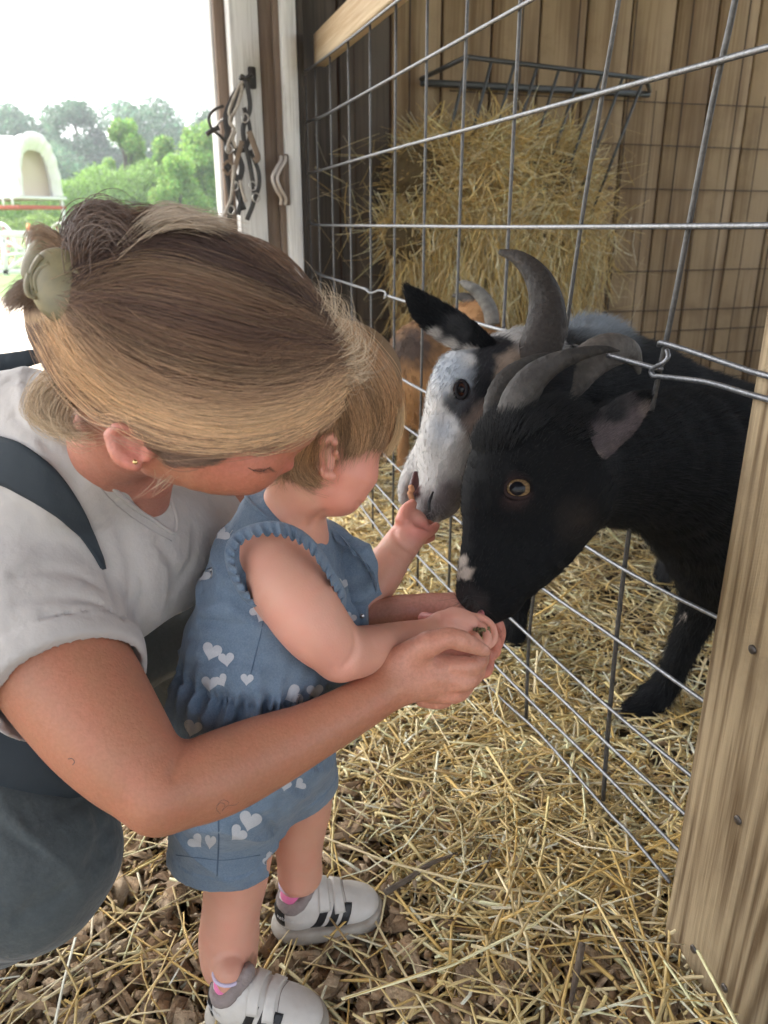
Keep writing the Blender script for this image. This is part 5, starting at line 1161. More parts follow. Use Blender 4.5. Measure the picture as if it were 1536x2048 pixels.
def denim_fn(p):
    p = p.astype(np.float32); s = (p - ta.astype(np.float32)) @ tax.astype(np.float32) + .006 * vnoise(p, 40, 2); q = p - ta.astype(np.float32)
    th = np.arctan2(q @ e2.astype(np.float32), q @ e1.astype(np.float32))
    band = np.exp(-((s - WS) / .0105) ** 2); g = np.sin(th * 58 + 2.4 * np.sin(th * 7) + 3 * vnoise(p, 60, 9)); out = band * (.0055 + .0034 * -g) - .0060 * np.exp(-((s - WS + .036) / .020) ** 2) - .0035 * np.exp(-((s - WS - .030) / .018) ** 2)
    pl = np.exp(-np.clip(s - WS - .008, 0, 1) / .030) * (s > WS) * np.sin(th * 21 + 2 * np.sin(th * 3)) * .0050; out = out - pl
    pk = np.exp(-np.clip(WS - .010 - s, 0, 1) / .014) * (s < WS) * np.sin(th * 23 + 2) * .0022; out = out - pk
    qq = np.stack([p @ np.array([1, 0, .8], np.float32), p @ np.array([-.5, .4, .6], np.float32), p @ np.array([0, 1, .3], np.float32)], -1)
    r = 1 - np.abs(2 * vnoise(qq, 17, 12) - 1); out = out - .0052 * r ** 4 + .0013 - .0018 * (vnoise(p, 50, 4) - .5)
    for c, nn, rr in ((hem1c, hem1n, .10), (hem2c, hem2n, .075)):
        d = (p - c.astype(np.float32)) @ nn.astype(np.float32); near = (((p - c.astype(np.float32)) ** 2).sum(-1) < rr ** 2) if rr else True
        out = out + np.where(near & (d > -.022) & (d < .004), -.0010, 0) + np.where(near, .0008 * np.exp(-((d + .022) / .0012) ** 2), 0) 
    return out.astype(np.float32)
Dn.fn(denim_fn)
Dn.cut(hem1c, hem1n, .3); Dn.cut(hem2c, hem2n, .085)
Dn.ch([(474, 1700, .87, 64), (446, 1775, .88, 92), (440, 1840, .90, 98)], k=.004, op='s'); Dn.ch([(600, 1600, .90, 50), (606, 1680, .925, 62)], k=.004, op='s')
Dn.ch([(605, 955, .70, 68), (600, 1000, .705, 54), (642, 1052, .70, 32)], k=.008, op='s')         # neck opening
Dn.ch([(560, 1120, .66, 62), (590, 1170, .655, 66)], k=.006, op='s')                              # arm hole
db_ = Dn.coarse(.005)
Dn.crease([([(356, 1262), (430, 1288), (500, 1302), (590, 1348)], .0022), ([(400, 1240), (455, 1252), (500, 1248)], .002), ([(372, 1330), (440, 1318), (520, 1330), (600, 1372)], .0026), ([(440, 1180), (500, 1208), (540, 1240)], .002),
    ([(475, 1420), (500, 1455), (560, 1450)], .003), ([(430, 1405), (400, 1450), (380, 1480)], .0025), ([(560, 1600), (566, 1660), (560, 1720)], .003), ([(585, 1545), (600, 1575), (640, 1590)], .0025), ([(610, 1300), (640, 1340), (660, 1370)], .0025), ([(360, 1640), (400, 1655), (420, 1650)], .0015)], db_, .70, .009)
romper, dV, dQ, dB, _ = build_sdf('romper', Dn, .0019, M_den, child)
M_seam = mat('denim_seam', (.06, .095, .15), .9)
proj_tube('seam', [(530, 1225), (520, 1275), (506, 1330), (498, 1362)], dB, .70, .0006, M_seam, romper, -.0002); proj_tube('seam', [(437, 1632), (437, 1690), (434, 1752)], dB, .80, .0009, M_seam, romper, -.0003)
proj_tube('seam', [(352, 1710), (400, 1716), (450, 1720), (520, 1710)], dB, .80, .0005, M_seam, romper, 0)
proj_tube('neck_edge', [(492, 992), (506, 1010), (530, 1030), (560, 1046), (600, 1068), (632, 1090)], dB, .72, .0016, M_den, romper, .0004)
# ruffle round the arm hole
def ruffle(name, A, Bp, z, nw, amp, parent, m, seed=0):
    k = 170; a = resample(np.array(A, float), k); b = resample(np.array(Bp, float), k); za = np.interp(np.linspace(0, 1, k), np.linspace(0, 1, len(A)), [q for q in z]); rows = []
    for j, t in enumerate(np.linspace(0, 1, 6)):
        c = a * (1 - t) + b * t; ph = np.linspace(0, nw * 2 * math.pi, k) + .8 * np.sin(np.linspace(0, 21, k)); off = np.sin(ph) * amp * (.15 + t)
        W0 = np.array([P(x, y, zz - .010 * t ** .7 * (1 + .3 * math.sin(p_ * .37))) for (x, y), zz, p_ in zip(c, za, ph)]); W0 = W0 - CF * off[:, None] + CU * (np.cos(ph) * amp * .7 * t)[:, None]; rows.append(W0)
    Rw = np.array(rows); n0 = 6 * k; V = np.concatenate([Rw.reshape(-1, 3), Rw.reshape(-1, 3) + CF * .0012]); Q = []
    for j in range(5):
        for i in range(k - 1): o = j * k + i; Q += [(o, o + 1, o + k + 1, o + k), (n0 + o, n0 + o + k, n0 + o + k + 1, n0 + o + 1)]
    for i in range(k - 1): Q += [(5 * k + i, 5 * k + i + 1, n0 + 5 * k + i + 1, n0 + 5 * k + i), (i + 1, i, n0 + i, n0 + i + 1)]
    return link(name, mesh_np(name, V, Q), parent, m)
ruffle('ruffle', [(520, 1222), (492, 1205), (468, 1172), (452, 1132), (450, 1096), (468, 1066), (505, 1048), (552, 1042), (600, 1058), (636, 1090), (662, 1130), (690, 1180), (692, 1215)],
       [(530, 1224), (506, 1200), (484, 1168), (470, 1132), (470, 1104), (486, 1084), (512, 1072), (550, 1070), (588, 1080), (620, 1104), (648, 1142), (672, 1186), (690, 1222)],
       [.690, .684, .680, .678, .676, .672, .664, .660, .662, .668, .676, .690, .70], 26, .0026, romper, M_den)
ruffle('ruffle', [(650, 1040), (672, 1062), (700, 1088), (728, 1122), (742, 1150)], [(664, 1070), (690, 1090), (722, 1120), (752, 1158), (752, 1196)], [.76, .75, .745, .75, .76], 4, .004, romper, M_den)
# collar bow / front flap hanging below the chin
FL = Field(); FL.ch([(660, 1085, .765, 36), (700, 1130, .765, 46), (722, 1170, .77, 34)], k=.01, flat=CF, fl=.5); FL.ch([(700, 1190, .77, 26), (716, 1240, .775, 16)], k=.01, flat=CF, fl=.6); FL.fn(lambda p: (-.004 * (1 - np.abs(2 * vnoise(p, 40, 3) - 1)) ** 3).astype(np.float32))
build_sdf('front_flap', FL, .0018, M_den, romper)
# printed hearts
M_heart = mat('white_print', (.50, .50, .52), .85, spec=.2, noise=[(90, .5, (.40, .42, .46)), (900, .4, (.30, .35, .42))], bump=[(1100, .3)])
def heart(cx, cy, s, rot, clip=None, sx=1.0):
    n = 40; t = np.linspace(0, 2 * math.pi, n, endpoint=False); x = 16 * np.sin(t) ** 3 / 17; y = -(13 * np.cos(t) - 5 * np.cos(2 * t) - 2 * np.cos(3 * t) - np.cos(4 * t)) / 17
    c, s_ = math.cos(rot), math.sin(rot); X = (x * c - y * s_) * s * sx; Y = (x * s_ + y * c) * s
    rings = [np.stack([cx + X * k, cy + Y * k], -1) for k in (1, .82, .62, .4, .2)]; px = np.concatenate(rings + [np.array([[cx, cy]])])
    zr_ = .70 if cy < 1480 else (.80 if cx < 560 else .86); W_ = project(px, dB, zr_, .00045)
    Q = [(j * n + i, j * n + (i + 1) % n, (j + 1) * n + (i + 1) % n, (j + 1) * n + i) for j in range(4) for i in range(n)]; T_ = [(4 * n + i, 4 * n + (i + 1) % n, 5 * n) for i in range(n)]
    me = mesh_np('heart_print', W_, Q, T_); fix_normals(me); link('heart_print', me, romper, M_heart)
for h_ in ((500, 1640, 24, .25), (476, 1666, 19, .75), (392, 1682, 17, -.75), (421, 1682, 17, .15, None, .7), (424, 1302, 21, .3), (453, 1318, 17, -.1), (420, 1366, 18, .1), (442, 1360, 15, -.5), (494, 1358, 14, .1), (588, 1390, 22, 1.15), (630, 1382, 18, -.1),
           (512, 1218, 16, -1.2), (524, 1232, 15, .5), (682, 1168, 15, .2), (446, 1068, 16, .9), (570, 1570, 13, .2), (538, 1718, 15, -1.0), (386, 1455, 20, .3), (700, 1235, 13, .5), (600, 1568, 13, 1.0), (408, 1150, 15, .6)): heart(*h_)
M_met = mat('snap_metal', (.6, .6, .6), .3, 1.0); q = P(724, 1232, .752); tube('snap', [q, q - CF * .0014], .0024, M_met, child, 12)

# hair
CG = [[(668, 648), (712, 668), (752, 708), (780, 752), (796, 800), (799, 850), (790, 880)],
      [(664, 660), (712, 696), (752, 742), (778, 790), (786, 840), (776, 888)],
      [(662, 676), (706, 720), (742, 768), (762, 818), (762, 866), (748, 890)],
      [(660, 692), (698, 742), (726, 790), (744, 845), (738, 892)],
      [(658, 706), (686, 762), (706, 812), (720, 862), (708, 902)],
      [(656, 716), (672, 780), (682, 830), (694, 870), (686, 905)],
      [(652, 724), (656, 790), (652, 840), (636, 876), (628, 910), (634, 944)],
      [(648, 730), (640, 800), (624, 856), (600, 904), (592, 936), (608, 962), (636, 968)],
      [(644, 732), (620, 800), (592, 850), (562, 900), (546, 930), (532, 950)]]
CH = Field(); CH.ch([(618, 794, .702, 130), (658, 780, .695, 140)], k=.02); CH.ch([(700, 760, .69, 96), (722, 822, .69, 66)], k=.02); CH.ch([(580, 870, .695, 48), (600, 900, .69, 34)], k=.02)
CH.ch([(640, 1000, .66, 70), (672, 950, .65, 80), (740, 925, .66, 88), (800, 915, .70, 74)], k=.02, op='s'); CH.ch([(660, 925, .66, 44)], k=.006, op='s'); CH.ch([(560, 1000, .69, 46), (640, 1000, .69, 44)], k=.01, op='s')
CH.fn(lambda p: (-.0014 * (vnoise(p * np.array([1, 1, .3], np.float32), 150, 4) - .5)).astype(np.float32))
cV, cQ = CH.mesh(.003); cB = BVHTree.FromPolygons(cV.tolist() + kV.tolist(), cQ.tolist() + (kQ + len(cV)).tolist()); me = mesh_np('hair', cV, cQ); set_col(me, np.tile((.20, .13, .075), (len(cV), 1))); chm = link('hair', me, child, M_scalp)
def ccol(u, R): c = np.array([.42, .255, .14]) * (1 - .45 * (vnoise(np.c_[u * 0, u * 0, u], 40, 6) > .55))[:, None]; return (c * R.uniform(.6, 1.45, (len(u), 1))).clip(0, .8)
CG = [g + [tuple(np.array(g[-1]) + (np.array(g[-1]) - np.array(g[-2])) / np.linalg.norm(np.array(g[-1]) - np.array(g[-2])) * 6)] for g in CG]
S, u, R = strands(CG, 10000, 12, cB, .69, (.0008, .004), 5, (0, 1), .30, 2.5, 14, 14, 22)
rel = S - CAM; zz_ = rel @ CF; ex = 768 + FPX * (rel @ CR) / zz_; ey = 1024 - FPX * (rel @ CU) / zz_; keep = ~((((ex - 662) / 25) ** 2 + ((ey - 922) / 44) ** 2 < 1).any(1)); S, u = S[keep], u[keep]; R = np.random.default_rng(15); hair('fine_strands', S, (.0002 * (1 - .6 * np.linspace(0, 1, 12) ** 3))[None], ccol(u, R), M_hairc, chm)
CG2 = [g[:-1] + [tuple(np.array(g[-2]) + (np.array(g[-1]) - np.array(g[-2])) * 5)] for g in CG]
S, u, R = strands(CG2, 1100, 12, cB, .69, (.001, .006), 8, (0, 1), .3, 6, 16, 30, 26); hair('stray_strands', S, (.00016 * (1 - .6 * np.linspace(0, 1, 12) ** 3))[None], ccol(u, R) * 1.15, M_hairc, chm)
tuft('wisps', [[(770, 730), (798, 790), (802, 850), (788, 890), (768, 922)], [(775, 780), (794, 830), (786, 880), (770, 905)]], 420, .70, 3, (.58, .40, .22), 41, .00017, 12, 2.5, M_hairc, chm, .010)
tuft('wisps', [[(590, 890), (586, 926), (598, 956), (622, 974), (652, 974)], [(606, 880), (600, 924), (612, 956), (640, 972), (660, 966)], [(690, 880), (684, 930), (676, 960)]], 200, .672, 4, (.33, .22, .13), 42, .00018, 12, 3, M_hairc, chm, .003)
tuft('wisps', [[(600, 900), (570, 930), (540, 955), (520, 950)], [(590, 900), (560, 940), (530, 948)]], 260, .685, 6, (.33, .22, .13), 43, .00018, 12, 3, M_hairc, chm, .006)
px = np.stack([np.stack([757 + np.array([0, 5, 10]) * 1.0, 902 + q * 10 + np.array([0, 1.5, 1])], -1) for q in np.random.default_rng(2).random(26)]); hair('lashes', np.array([[P(x, y, .70) for x, y in r_] for r_ in px]), np.array([.0002, .00015, .00008])[None], np.tile((.2, .12, .07), (26, 1)), M_hairc, child)

# ---------------------------------------------- sneakers
M_sole = mat('grey_white_rubber', (.42, .39, .34), .7, noise=[(40, .6, (.27, .23, .18))], bump=[(60, .1)]); M_upper = mat('white_leatherette', (.60, .575, .54), .5, spec=.4, noise=[(28, .5, (.46, .42, .37))], bump=[(120, .12), (22, .15)])
M_line = mat('grey_fleece', (.27, .225, .215), .95, noise=[(120, .5, (.18, .15, .14))], bump=[(400, .8)]); M_sock = mat('pink_sock', (.75, .16, .36), .9, noise=[(300, .3, (.6, .4, .5))], bump=[(800, .6)]); M_sockl = mat('lilac_cuff', (.55, .48, .62), .9, bump=[(900, .6)])
M_blk = mat('black_stripe', (.012, .012, .014), .5)
def sneaker(heel, toe, label, zl):
    h = onZ(*heel, .012); t = onZ(*toe, .012); d = t - h; L = np.linalg.norm(d); d /= L; s = np.cross(ZX, d); u = np.cross(d, s)
    root = empty('sneaker', h * [1, 1, 0] , label, 'sneaker', 'pair of toddler sneakers')
    def Q3(a, b, c): return h + d * a * L + s * b + u * c
    M3 = np.array([d, s, u])
    S_ = Field()
    for a, r, b in ((.14, .0265, 0), (.3, .026, .001), (.5, .028, .002), (.7, .0315, .003), (.84, .030, .002)): S_.ell(Q3(a, b, .010), (r, r, .0135), M3, k=.03)
    S_.plane(Q3(0, 0, .020), u, op='i', k=.003); S_.plane(Q3(0, 0, .0005), -u, op='i', k=.002)
    so, _, _, sB, _ = build_sdf('sole', S_, .0014, M_sole, root)
    U = Field()
    U.ell(Q3(.17, 0, .036), (.024, .0235, .033), M3, k=.02); U.ell(Q3(.36, 0, .036), (.030, .0245, .026), M3, k=.02); U.ell(Q3(.60, .002, .028), (.030, .0285, .021), M3, k=.02); U.ell(Q3(.80, .003, .022), (.030, .029, .0185), M3, k=.02)
    U.w3([(*Q3(.36, 0, .055), .016), (*Q3(.52, 0, .040), .018)], k=.02); U.plane(Q3(0, 0, .016), -u, op='i', k=.002)
    U.w3([(*Q3(.20, 0, .062), .0185), (*Q3(.25, 0, .085), .022)], k=.004, op='s')
    U.w3([(*Q3(.70, -.026, .036), .0008), (*Q3(.62, -.010, .050), .001), (*Q3(.62, .010, .050), .001)], k=.003, op='s')
    up, _, _, uB, _ = build_sdf('upper', U, .0014, M_upper, root)
    ring = [Q3(.19 + .135 * math.cos(x), .0205 * math.sin(x), .0595 + .012 * math.cos(x) + .004 * math.cos(2 * x)) for x in np.linspace(0, 6.283, 25)]
    C = Field(); [C.cap(ring[i], ring[i + 1], .0062, .0062, k=.004) for i in range(24)]; C.w3([(*Q3(.34, 0, .064), .012), (*Q3(.40, 0, .078), .009)], k=.008, flat=d, fl=.6); C.fn(lambda p: (-.0012 * (vnoise(p, 260, 3) - .5)).astype(np.float32))
    build_sdf('padded_collar', C, .0013, M_line, root)
    SK = Field(); SK.w3([(*Q3(.19, 0, .05), .0195), (*Q3(.19, 0, .0585), .0192)], k=.003); SK.plane(Q3(.19, 0, .0775), u, op='i', k=.002); build_sdf('sock', SK, .0014, M_sock, root)
    tube('sock_band', [Q3(.19 + .145 * math.cos(x), .0186 * math.sin(x), .0765) for x in np.linspace(0, 6.283, 22)], .0022, M_sockl, root, 8)
    def surf(a, b, c, out): 
        o = Q3(a, b, c); hit = uB.find_nearest(Vector(o)); return np.array(hit[0]) + np.array(hit[1]) * out
    def patch(nm, f, m, parent, nu=14, nv=6, th=.0012):
        G_ = np.array([[surf(*f(i / nu, j / nv), th) for j in range(nv + 1)] for i in range(nu + 1)]); G0 = np.array([[surf(*f(i / nu, j / nv), -.001) for j in range(nv + 1)] for i in range(nu + 1)])
        kk, vv = nu + 1, nv + 1; n0 = kk * vv; V = np.concatenate([G_.reshape(-1, 3), G0.reshape(-1, 3)]); Q = [(i * vv + j, (i + 1) * vv + j, (i + 1) * vv + j + 1, i * vv + j + 1) for i in range(nu) for j in range(nv)]
        bd = [(i * vv, (i + 1) * vv) for i in range(nu)] + [(nu * vv + j, nu * vv + j + 1) for j in range(nv)] + [((i + 1) * vv + nv, i * vv + nv) for i in range(nu)] + [(j + 1, j) for j in range(nv)]
        Q += [(p, q, q + n0, p + n0) for p, q in bd]; me = mesh_np(nm, V, Q); fix_normals(me); return link(nm, me, parent, m)
    for k in range(3):
        for sg in (-1,): patch('stripe', lambda a, b, k=k, sg=sg: (.31 + .12 * k + .082 * b + .125 * a, sg * (.034 - .012 * a), .017 + .039 * a - .002 * k), M_blk, root, 10, 4, .0008)
    for k in range(2):
        sp_ = patch('strap', lambda a, b, k=k: (.40 + .15 * k + .11 * b, -.030 + .056 * a, .034 + .034 * math.sin(math.pi * (.14 + .72 * a)) - .006 * k), M_upper, root, 18, 5, .0028)
    hp = patch('heel_tab', lambda a, b: (-.02 + .10 * (1 - math.cos((a - .5) * 2.6)) * .6, -.026 + .052 * a, .026 + .030 * b), M_blk, root, 14, 5, .0012)
    # wordmark on the heel tab
    tc_ = bpy.data.curves.new('wordmark', 'FONT'); tc_.body = 'adidas'; tc_.size = .0085; tc_.extrude = .0001; tc_.align_x = 'CENTER'
    me = bpy.data.meshes.new_from_object(bpy.data.objects.new('tmp', tc_)); vv = np.empty(len(me.vertices) * 3); me.vertices.foreach_get('co', vv); vv = vv.reshape(-1, 3)
    W_ = [surf(.02, -.012, .0, 0) for _ in ()]; out = []
    for x, y, z in vv:
        an = (-.9 + x * 48); out.append(surf(.17 - .22 * math.cos(an), .034 * math.sin(an), .038 + y, .0017 + z))
    me.vertices.foreach_set('co', np.array(out).ravel()); me.update(); fix_normals(me); link('wordmark', me, hp, mat('print_white', (.6, .6, .6), .6))
    for k in range(2): 
        tube('stitching', [surf(.66 + .03 * math.sin(3 * x), -.033 + .066 * x, .03 + .03 * math.sin(math.pi * x), .0003) for x in np.linspace(0, 1, 20)], .0004, M_line, root, 5) if k == 0 else None
    return root
sneaker(*NEAR, 'near white toddler sneaker with black stripes at the bottom edge', 0)
sneaker(*FAR, 'far white toddler sneaker with black stripes set flat on the straw', 0)
# ================================================================== GOATS
BLK = (.0055, .006, .007); WHT = (.50, .485, .465); GRY = (.20, .205, .215); BRN = (.34, .185, .085)
M_gskin = mat('goat_hide', attr='col', rough=.8, spec=.12, bump=[(300, .4), (60, .2)])
M_ghair = hairmat('goat_hair', .55, .22)
M_horn = mat('horn', attr='col', rough=.6, spec=.2, noise=[(35, .6, (.018, .016, .015)), (200, .25, (.075, .068, .062))], bump=[(60, .5), (150, .5), (520, .4)])
M_dark = mat('wet_black', (.012, .011, .012), .35); M_tongue = mat('pink_tongue', (.62, .24, .26), .35, sss=.3, bump=[(300, .3)])
M_hoof = mat('hoof', (.035, .032, .03), .5, noise=[(60, .6, (.12, .11, .1))])
def horn(parent, pts, cols, flat, fl=.72, n=22, rings=26, amp=.05, sub=10, seed=0):
    c = np.array(pts, float); q = np.array([[*P(x, y, z), r * z / FPX] for x, y, z, r in c]); q = catmull(q, sub); R = np.random.default_rng(seed); ph = R.uniform(0, 6)
    def rid(t, ang): return 1 + amp * (1 - t * .75) * (math.sin(t ** 1.15 * rings * 6.283 + ph) + .5 * math.sin(t * 61 + ph)) * (.6 + .4 * np.cos(ang)) + .02 * np.sin(ang * 3 + t * 9)
    V, Q, T = sweep(q[:, :3], np.maximum(q[:, 3], .0006), n, flat=flat, fl=fl, ridge=rid); me = mesh_np('horn', V, Q, T); N = len(q); t = np.repeat(np.linspace(0, 1, N), n); t = np.r_[t, 0, 1]
    C = np.stack([np.interp(t, np.linspace(0, 1, len(cols)), [k[j] for k in cols]) for j in range(3)], -1) * (1 + .10 * np.sin(t * rings * 6.283 + ph))[:, None].clip(.6, 1.3); set_col(me, C); fix_normals(me); return link('horn', me, parent, M_horn)
def eyeball(parent, x, y, z, rpx, iris, look, pup=(.62, .36), roll=0.0, ring=.98):
    c = P(x, y, z); r = rpx * z / FPX; look = np.asarray(look, float); look /= np.linalg.norm(look); hx = np.cross(look, CU); hx /= np.linalg.norm(hx); hy = np.cross(hx, look); hx, hy = hx * math.cos(roll) + hy * math.sin(roll), hy * math.cos(roll) - hx * math.sin(roll)
    nu, nv = 64, 48; V = []; C = []
    for i in range(nv + 1):
        th = math.pi * i / nv
        for j in range(nu):
            ph = 2 * math.pi * j / nu; X, Y_, Z_ = math.sin(th) * math.cos(ph), math.sin(th) * math.sin(ph), math.cos(th); V.append(c + r * (hx * X + hy * Y_ + look * Z_))
            rho = math.hypot(X, Y_); pd = (X / pup[0]) ** 2 + (Y_ / pup[1]) ** 2
            C.append((.006, .007, .010) if (Z_ > 0 and pd < 1) else (tuple(np.array(iris) * (.75 + .4 * math.sin(ph * 23) ** 2)) if rho < ring and Z_ > 0 else (.03, .02, .02)))
    Q = [(i * nu + j, i * nu + (j + 1) % nu, (i + 1) * nu + (j + 1) % nu, (i + 1) * nu + j) for i in range(nv) for j in range(nu)]
    me = mesh_np('eye', V, Q); set_col(me, C); fix_normals(me); return link('eye', me, parent, M_eye)
M_eye = mat('goat_eye', attr='col', rough=.03, spec=.22)

# ---- black goat
bg_ = empty('goat', P(1480, 1500, 1.3) * [1, 1, 0], 'black goat with swept back horns licking food from the cupped hands', 'goat', 'goats in the pen')
F = Field(); BS = BLK
F.ch([(944, 1188, .835, 32), (958, 1150, .838, 44), (984, 1080, .845, 60), (1014, 1000, .85, 84)], k=.02, col=BS)
F.ch([(980, 1196, .842, 38), (1030, 1140, .85, 62), (1085, 1070, .86, 78), (1120, 1000, .87, 92)], k=.02, col=BS)            # jaw
F.ch([(1020, 985, .855, 90), (1046, 925, .86, 106), (1090, 900, .88, 104)], k=.02, col=BS)
F.ch([(1046, 870, .865, 62), (1110, 872, .88, 58)], k=.02, col=BS)
F.ch([(975, 1232, .842, 20), (1010, 1206, .845, 30)], k=.012, col=BS)                                                         # lower lip
F.ch([(1110, 960, .90, 112), (1200, 935, .97, 118), (1310, 925, 1.06, 138), (1440, 950, 1.16, 176), (1580, 990, 1.28, 190)], k=.03, col=BS)
F.ch([(1440, 1000, 1.18, 150), (1460, 1100, 1.24, 120)], k=.03, col=BS)
F.ch([(1580, 990, 1.30, 190), (1800, 990, 1.50, 175), (1950, 980, 1.65, 160)], k=.03, col=BS)
leg = [(1440, 1120, 1.26, 90), (1408, 1200, 1.33, 46), (1378, 1268, 1.38, 32), (1356, 1320, 1.42, 27), (1334, 1364, 1.45, 27), (1310, 1392, 1.46, 31), (1276, 1418, 1.46, 26)]
F.ch(leg, k=.012, col=BS); F.ch([(1290, 1410, 1.455, 26), (1252, 1420, 1.45, 12)], k=.006, col=BS); F.ch([(1300, 1410, 1.46, 24), (1282, 1442, 1.455, 14)], k=.006, col=BS)
l2 = onZ(1500, 1480, 0); F.w3([(*P(1560, 1120, 1.32), .07), (*(l2 + ZX * .28), .026), (*(l2 + ZX * .12), .022), (*(l2 + ZX * .03), .026)], k=.012, col=BS)
for xx in (1900, 1980): l3 = onZ(xx, 1330, 0); F.w3([(*P(xx - 40, 1040, 1.62), .085), (*(l3 + ZX * .30), .032), (*(l3 + ZX * .1), .022), (*(l3 + ZX * .03), .026)], k=.012, col=BS)
# brow, nostril, mouth line
F.ch([(1012, 955, .812, 9), (1034, 948, .806, 11), (1062, 962, .812, 9)], k=.010, col=BS); F.ch([(1014, 992, .814, 8), (1036, 1001, .812, 9), (1056, 992, .816, 8)], k=.008, col=BS)
F.ell(P(1035, 977, .806), (.0135, .0125, .0115), k=.003, op='s')
fb_ = F.coarse(.006)
F.crease([([(920, 1178), (928, 1196), (938, 1204)], .0034)], fb_, .82, .006); F.crease([([(934, 1226), (975, 1216), (1012, 1200), (1040, 1176)], .0024)], fb_, .82, .006)
F.crease([([(962, 1000), (972, 1060), (966, 1120)], .006), ([(1006, 1010), (1000, 1040), (985, 1075)], .004)], fb_, .82, .02, 's', .0062)
hide, gV, gQ, gB, gC = build_sdf('body', F, .0028, M_gskin, bg_, BLK, [pt(921, 1122, .82, 17, (.34, .30, .26), .004, .014), pt(934, 1146, .82, 16, (.33, .28, .24), .003, .018), pt(914, 1150, .82, 12, (.26, .22, .19), .003, .02), pt(950, 1152, .82, 7, (.26, .22, .19), .002, .018),
    pt(948, 1215, .81, 26, (.040, .034, .034), .012), pt(1020, 1003, .81, 13, (.035, .020, .019), .016), pt(936, 1190, .82, 22, (.022, .019, .019), .01), pt(946, 1140, .82, 10, (.22, .19, .16), .003, .02), pt(1036, 978, .80, 26, (.030, .020, .020), .010), pt(1368, 1232, 1.36, 9, (.45, .40, .36), .003), pt(1300, 1220, 1.3, 10, (.30, .25, .22), .01),  # spot round the nostril lightened to stand in for its highlight
    pt(1155, 1040, .82, 30, (.02, .016, .014), .03)])
def fl(p):     # coat length: short on the face, longer on the neck
    d = np.linalg.norm(p - P(1000, 1060, .84), axis=1); return .005 + .012 * np.clip((d - .10) / .12, 0, 1)
fur('coat', gV, gQ, gC * 1.15 + .002, F, 60000, fl, M_ghair, hide, .00028, .5, 51)
fur('poll_tuft', gV, gQ, gC * 1.5 + .004, F, 2600, .017, M_ghair, hide, .00028, .5, 52, mask=lambda c: (np.linalg.norm(c - P(1010, 858, .84), axis=1) < .042).astype(float) + .6 * (np.linalg.norm(c - P(1120, 850, .85), axis=1) < .035))
def ear(parent, F0, pts, z_cup, h, m, cin, paint, Lf, seed, flat=CF, flr=.45, n=5000, base=BLK, cutpts=None):
    E = Field(); E.ch(pts, k=.006, flat=flat, fl=flr, col=base)
    if cutpts: E.ch(cutpts, k=.004, flat=flat, fl=.55, op='s')
    o, V, Q, B_, C = build_sdf('ear', E, h, m, parent, base, paint)
    fur('ear_hair', V, Q, C * 1.1, E, n, Lf, M_ghair, o, .0002, .3, seed); return o
ear(bg_, F, [(1150, 888, .85, 30), (1186, 882, .845, 42), (1226, 850, .84, 40), (1262, 818, .84, 30), (1286, 797, .842, 18)], 0, .0018, M_gskin, 0,
    [pt(1200, 895, .82, 44, (.085, .07, .075), .02, .02), pt(1250, 845, .82, 42, (.11, .09, .095), .02, .02), pt(1188, 918, .82, 17, (.28, .24, .2), .008, .02), pt(1226, 822, .83, 26, (.02, .02, .022), .008, .01), pt(1290, 815, .82, 16, (.17, .14, .13), .008)], .006, 53, CF, .42, 6500, BLK, [(1170, 892, .815, 15), (1200, 884, .808, 22), (1240, 852, .806, 18), (1272, 824, .812, 9)])
H1 = [(.12, .112, .105), (.06, .056, .054), (.035, .033, .032), (.014, .013, .013)]
horn(bg_, [(1022, 848, .845, 36), (1038, 800, .84, 36), (1068, 756, .835, 30), (1112, 725, .83, 21), (1162, 707, .83, 14), (1210, 699, .835, 8), (1240, 702, .84, 1.5)], H1, CF, .8, amp=.02, rings=15, seed=1)
horn(bg_, [(984, 850, .90, 18), (988, 805, .905, 20), (1008, 762, .91, 19), (1042, 732, .915, 14), (1090, 714, .92, 9), (1120, 712, .925, 2)], [(.10, .095, .088), (.07, .065, .06), (.045, .042, .04), (.02, .02, .02)], CF, .6, amp=.08, rings=17, seed=2)
eyeball(bg_, 1035, 977, .8125, 27, (.19, .125, .065), P(1015, 977, .4) - P(1035, 977, .811) , (.58, .50), .1, .92)
LR = Field(); pts_ = [(1036 + 29.5 * math.cos(a) * (1 + .10 * math.cos(a)), 977 + 22.5 * math.sin(a) * (1 - .15 * (math.sin(a) > 0)), .8015 + .004 * abs(math.cos(a)), 4.2) for a in np.linspace(0, 6.283, 20)]
LR.ch(pts_, sub=2, k=.003, col=(.028, .018, .018)); build_sdf('eyelid', LR, .0008, M_gskin, bg_, (.028, .018, .018))
TG = Field(); TG.ch([(962, 1228, .822, 9), (954, 1246, .800, 12), (946, 1262, .785, 9)], k=.006, flat=CR, fl=.8); build_sdf('tongue', TG, .0012, M_tongue, bg_)
R = np.random.default_rng(5)
n = 90; ang = R.uniform(0, 6.28, n); px = R.uniform(0, 1, (n, 1)) * np.array([[40, 30]]) + np.array([[935, 1190]]); rt = project(px, gB, .82); dd = np.c_[R.normal(-.4, .5, n), R.normal(-.5, .3, n), R.normal(-.5, .4, n)]; S = rt[:, None] + dd[:, None] * np.linspace(0, .022, 5)[None, :, None]
hair('whiskers', S, .00008, np.tile((.05, .05, .05), (n, 1)), M_ghair, hide)
# hoof claws
for pts_ in ([(1262, 1418, 1.455, 15), (1238, 1428, 1.45, 6)], [(1288, 1432, 1.455, 17), (1276, 1450, 1.45, 10)]):
    Hf = Field(); Hf.ch(pts_, k=.004); build_sdf('hoof', Hf, .002, M_hoof, bg_)

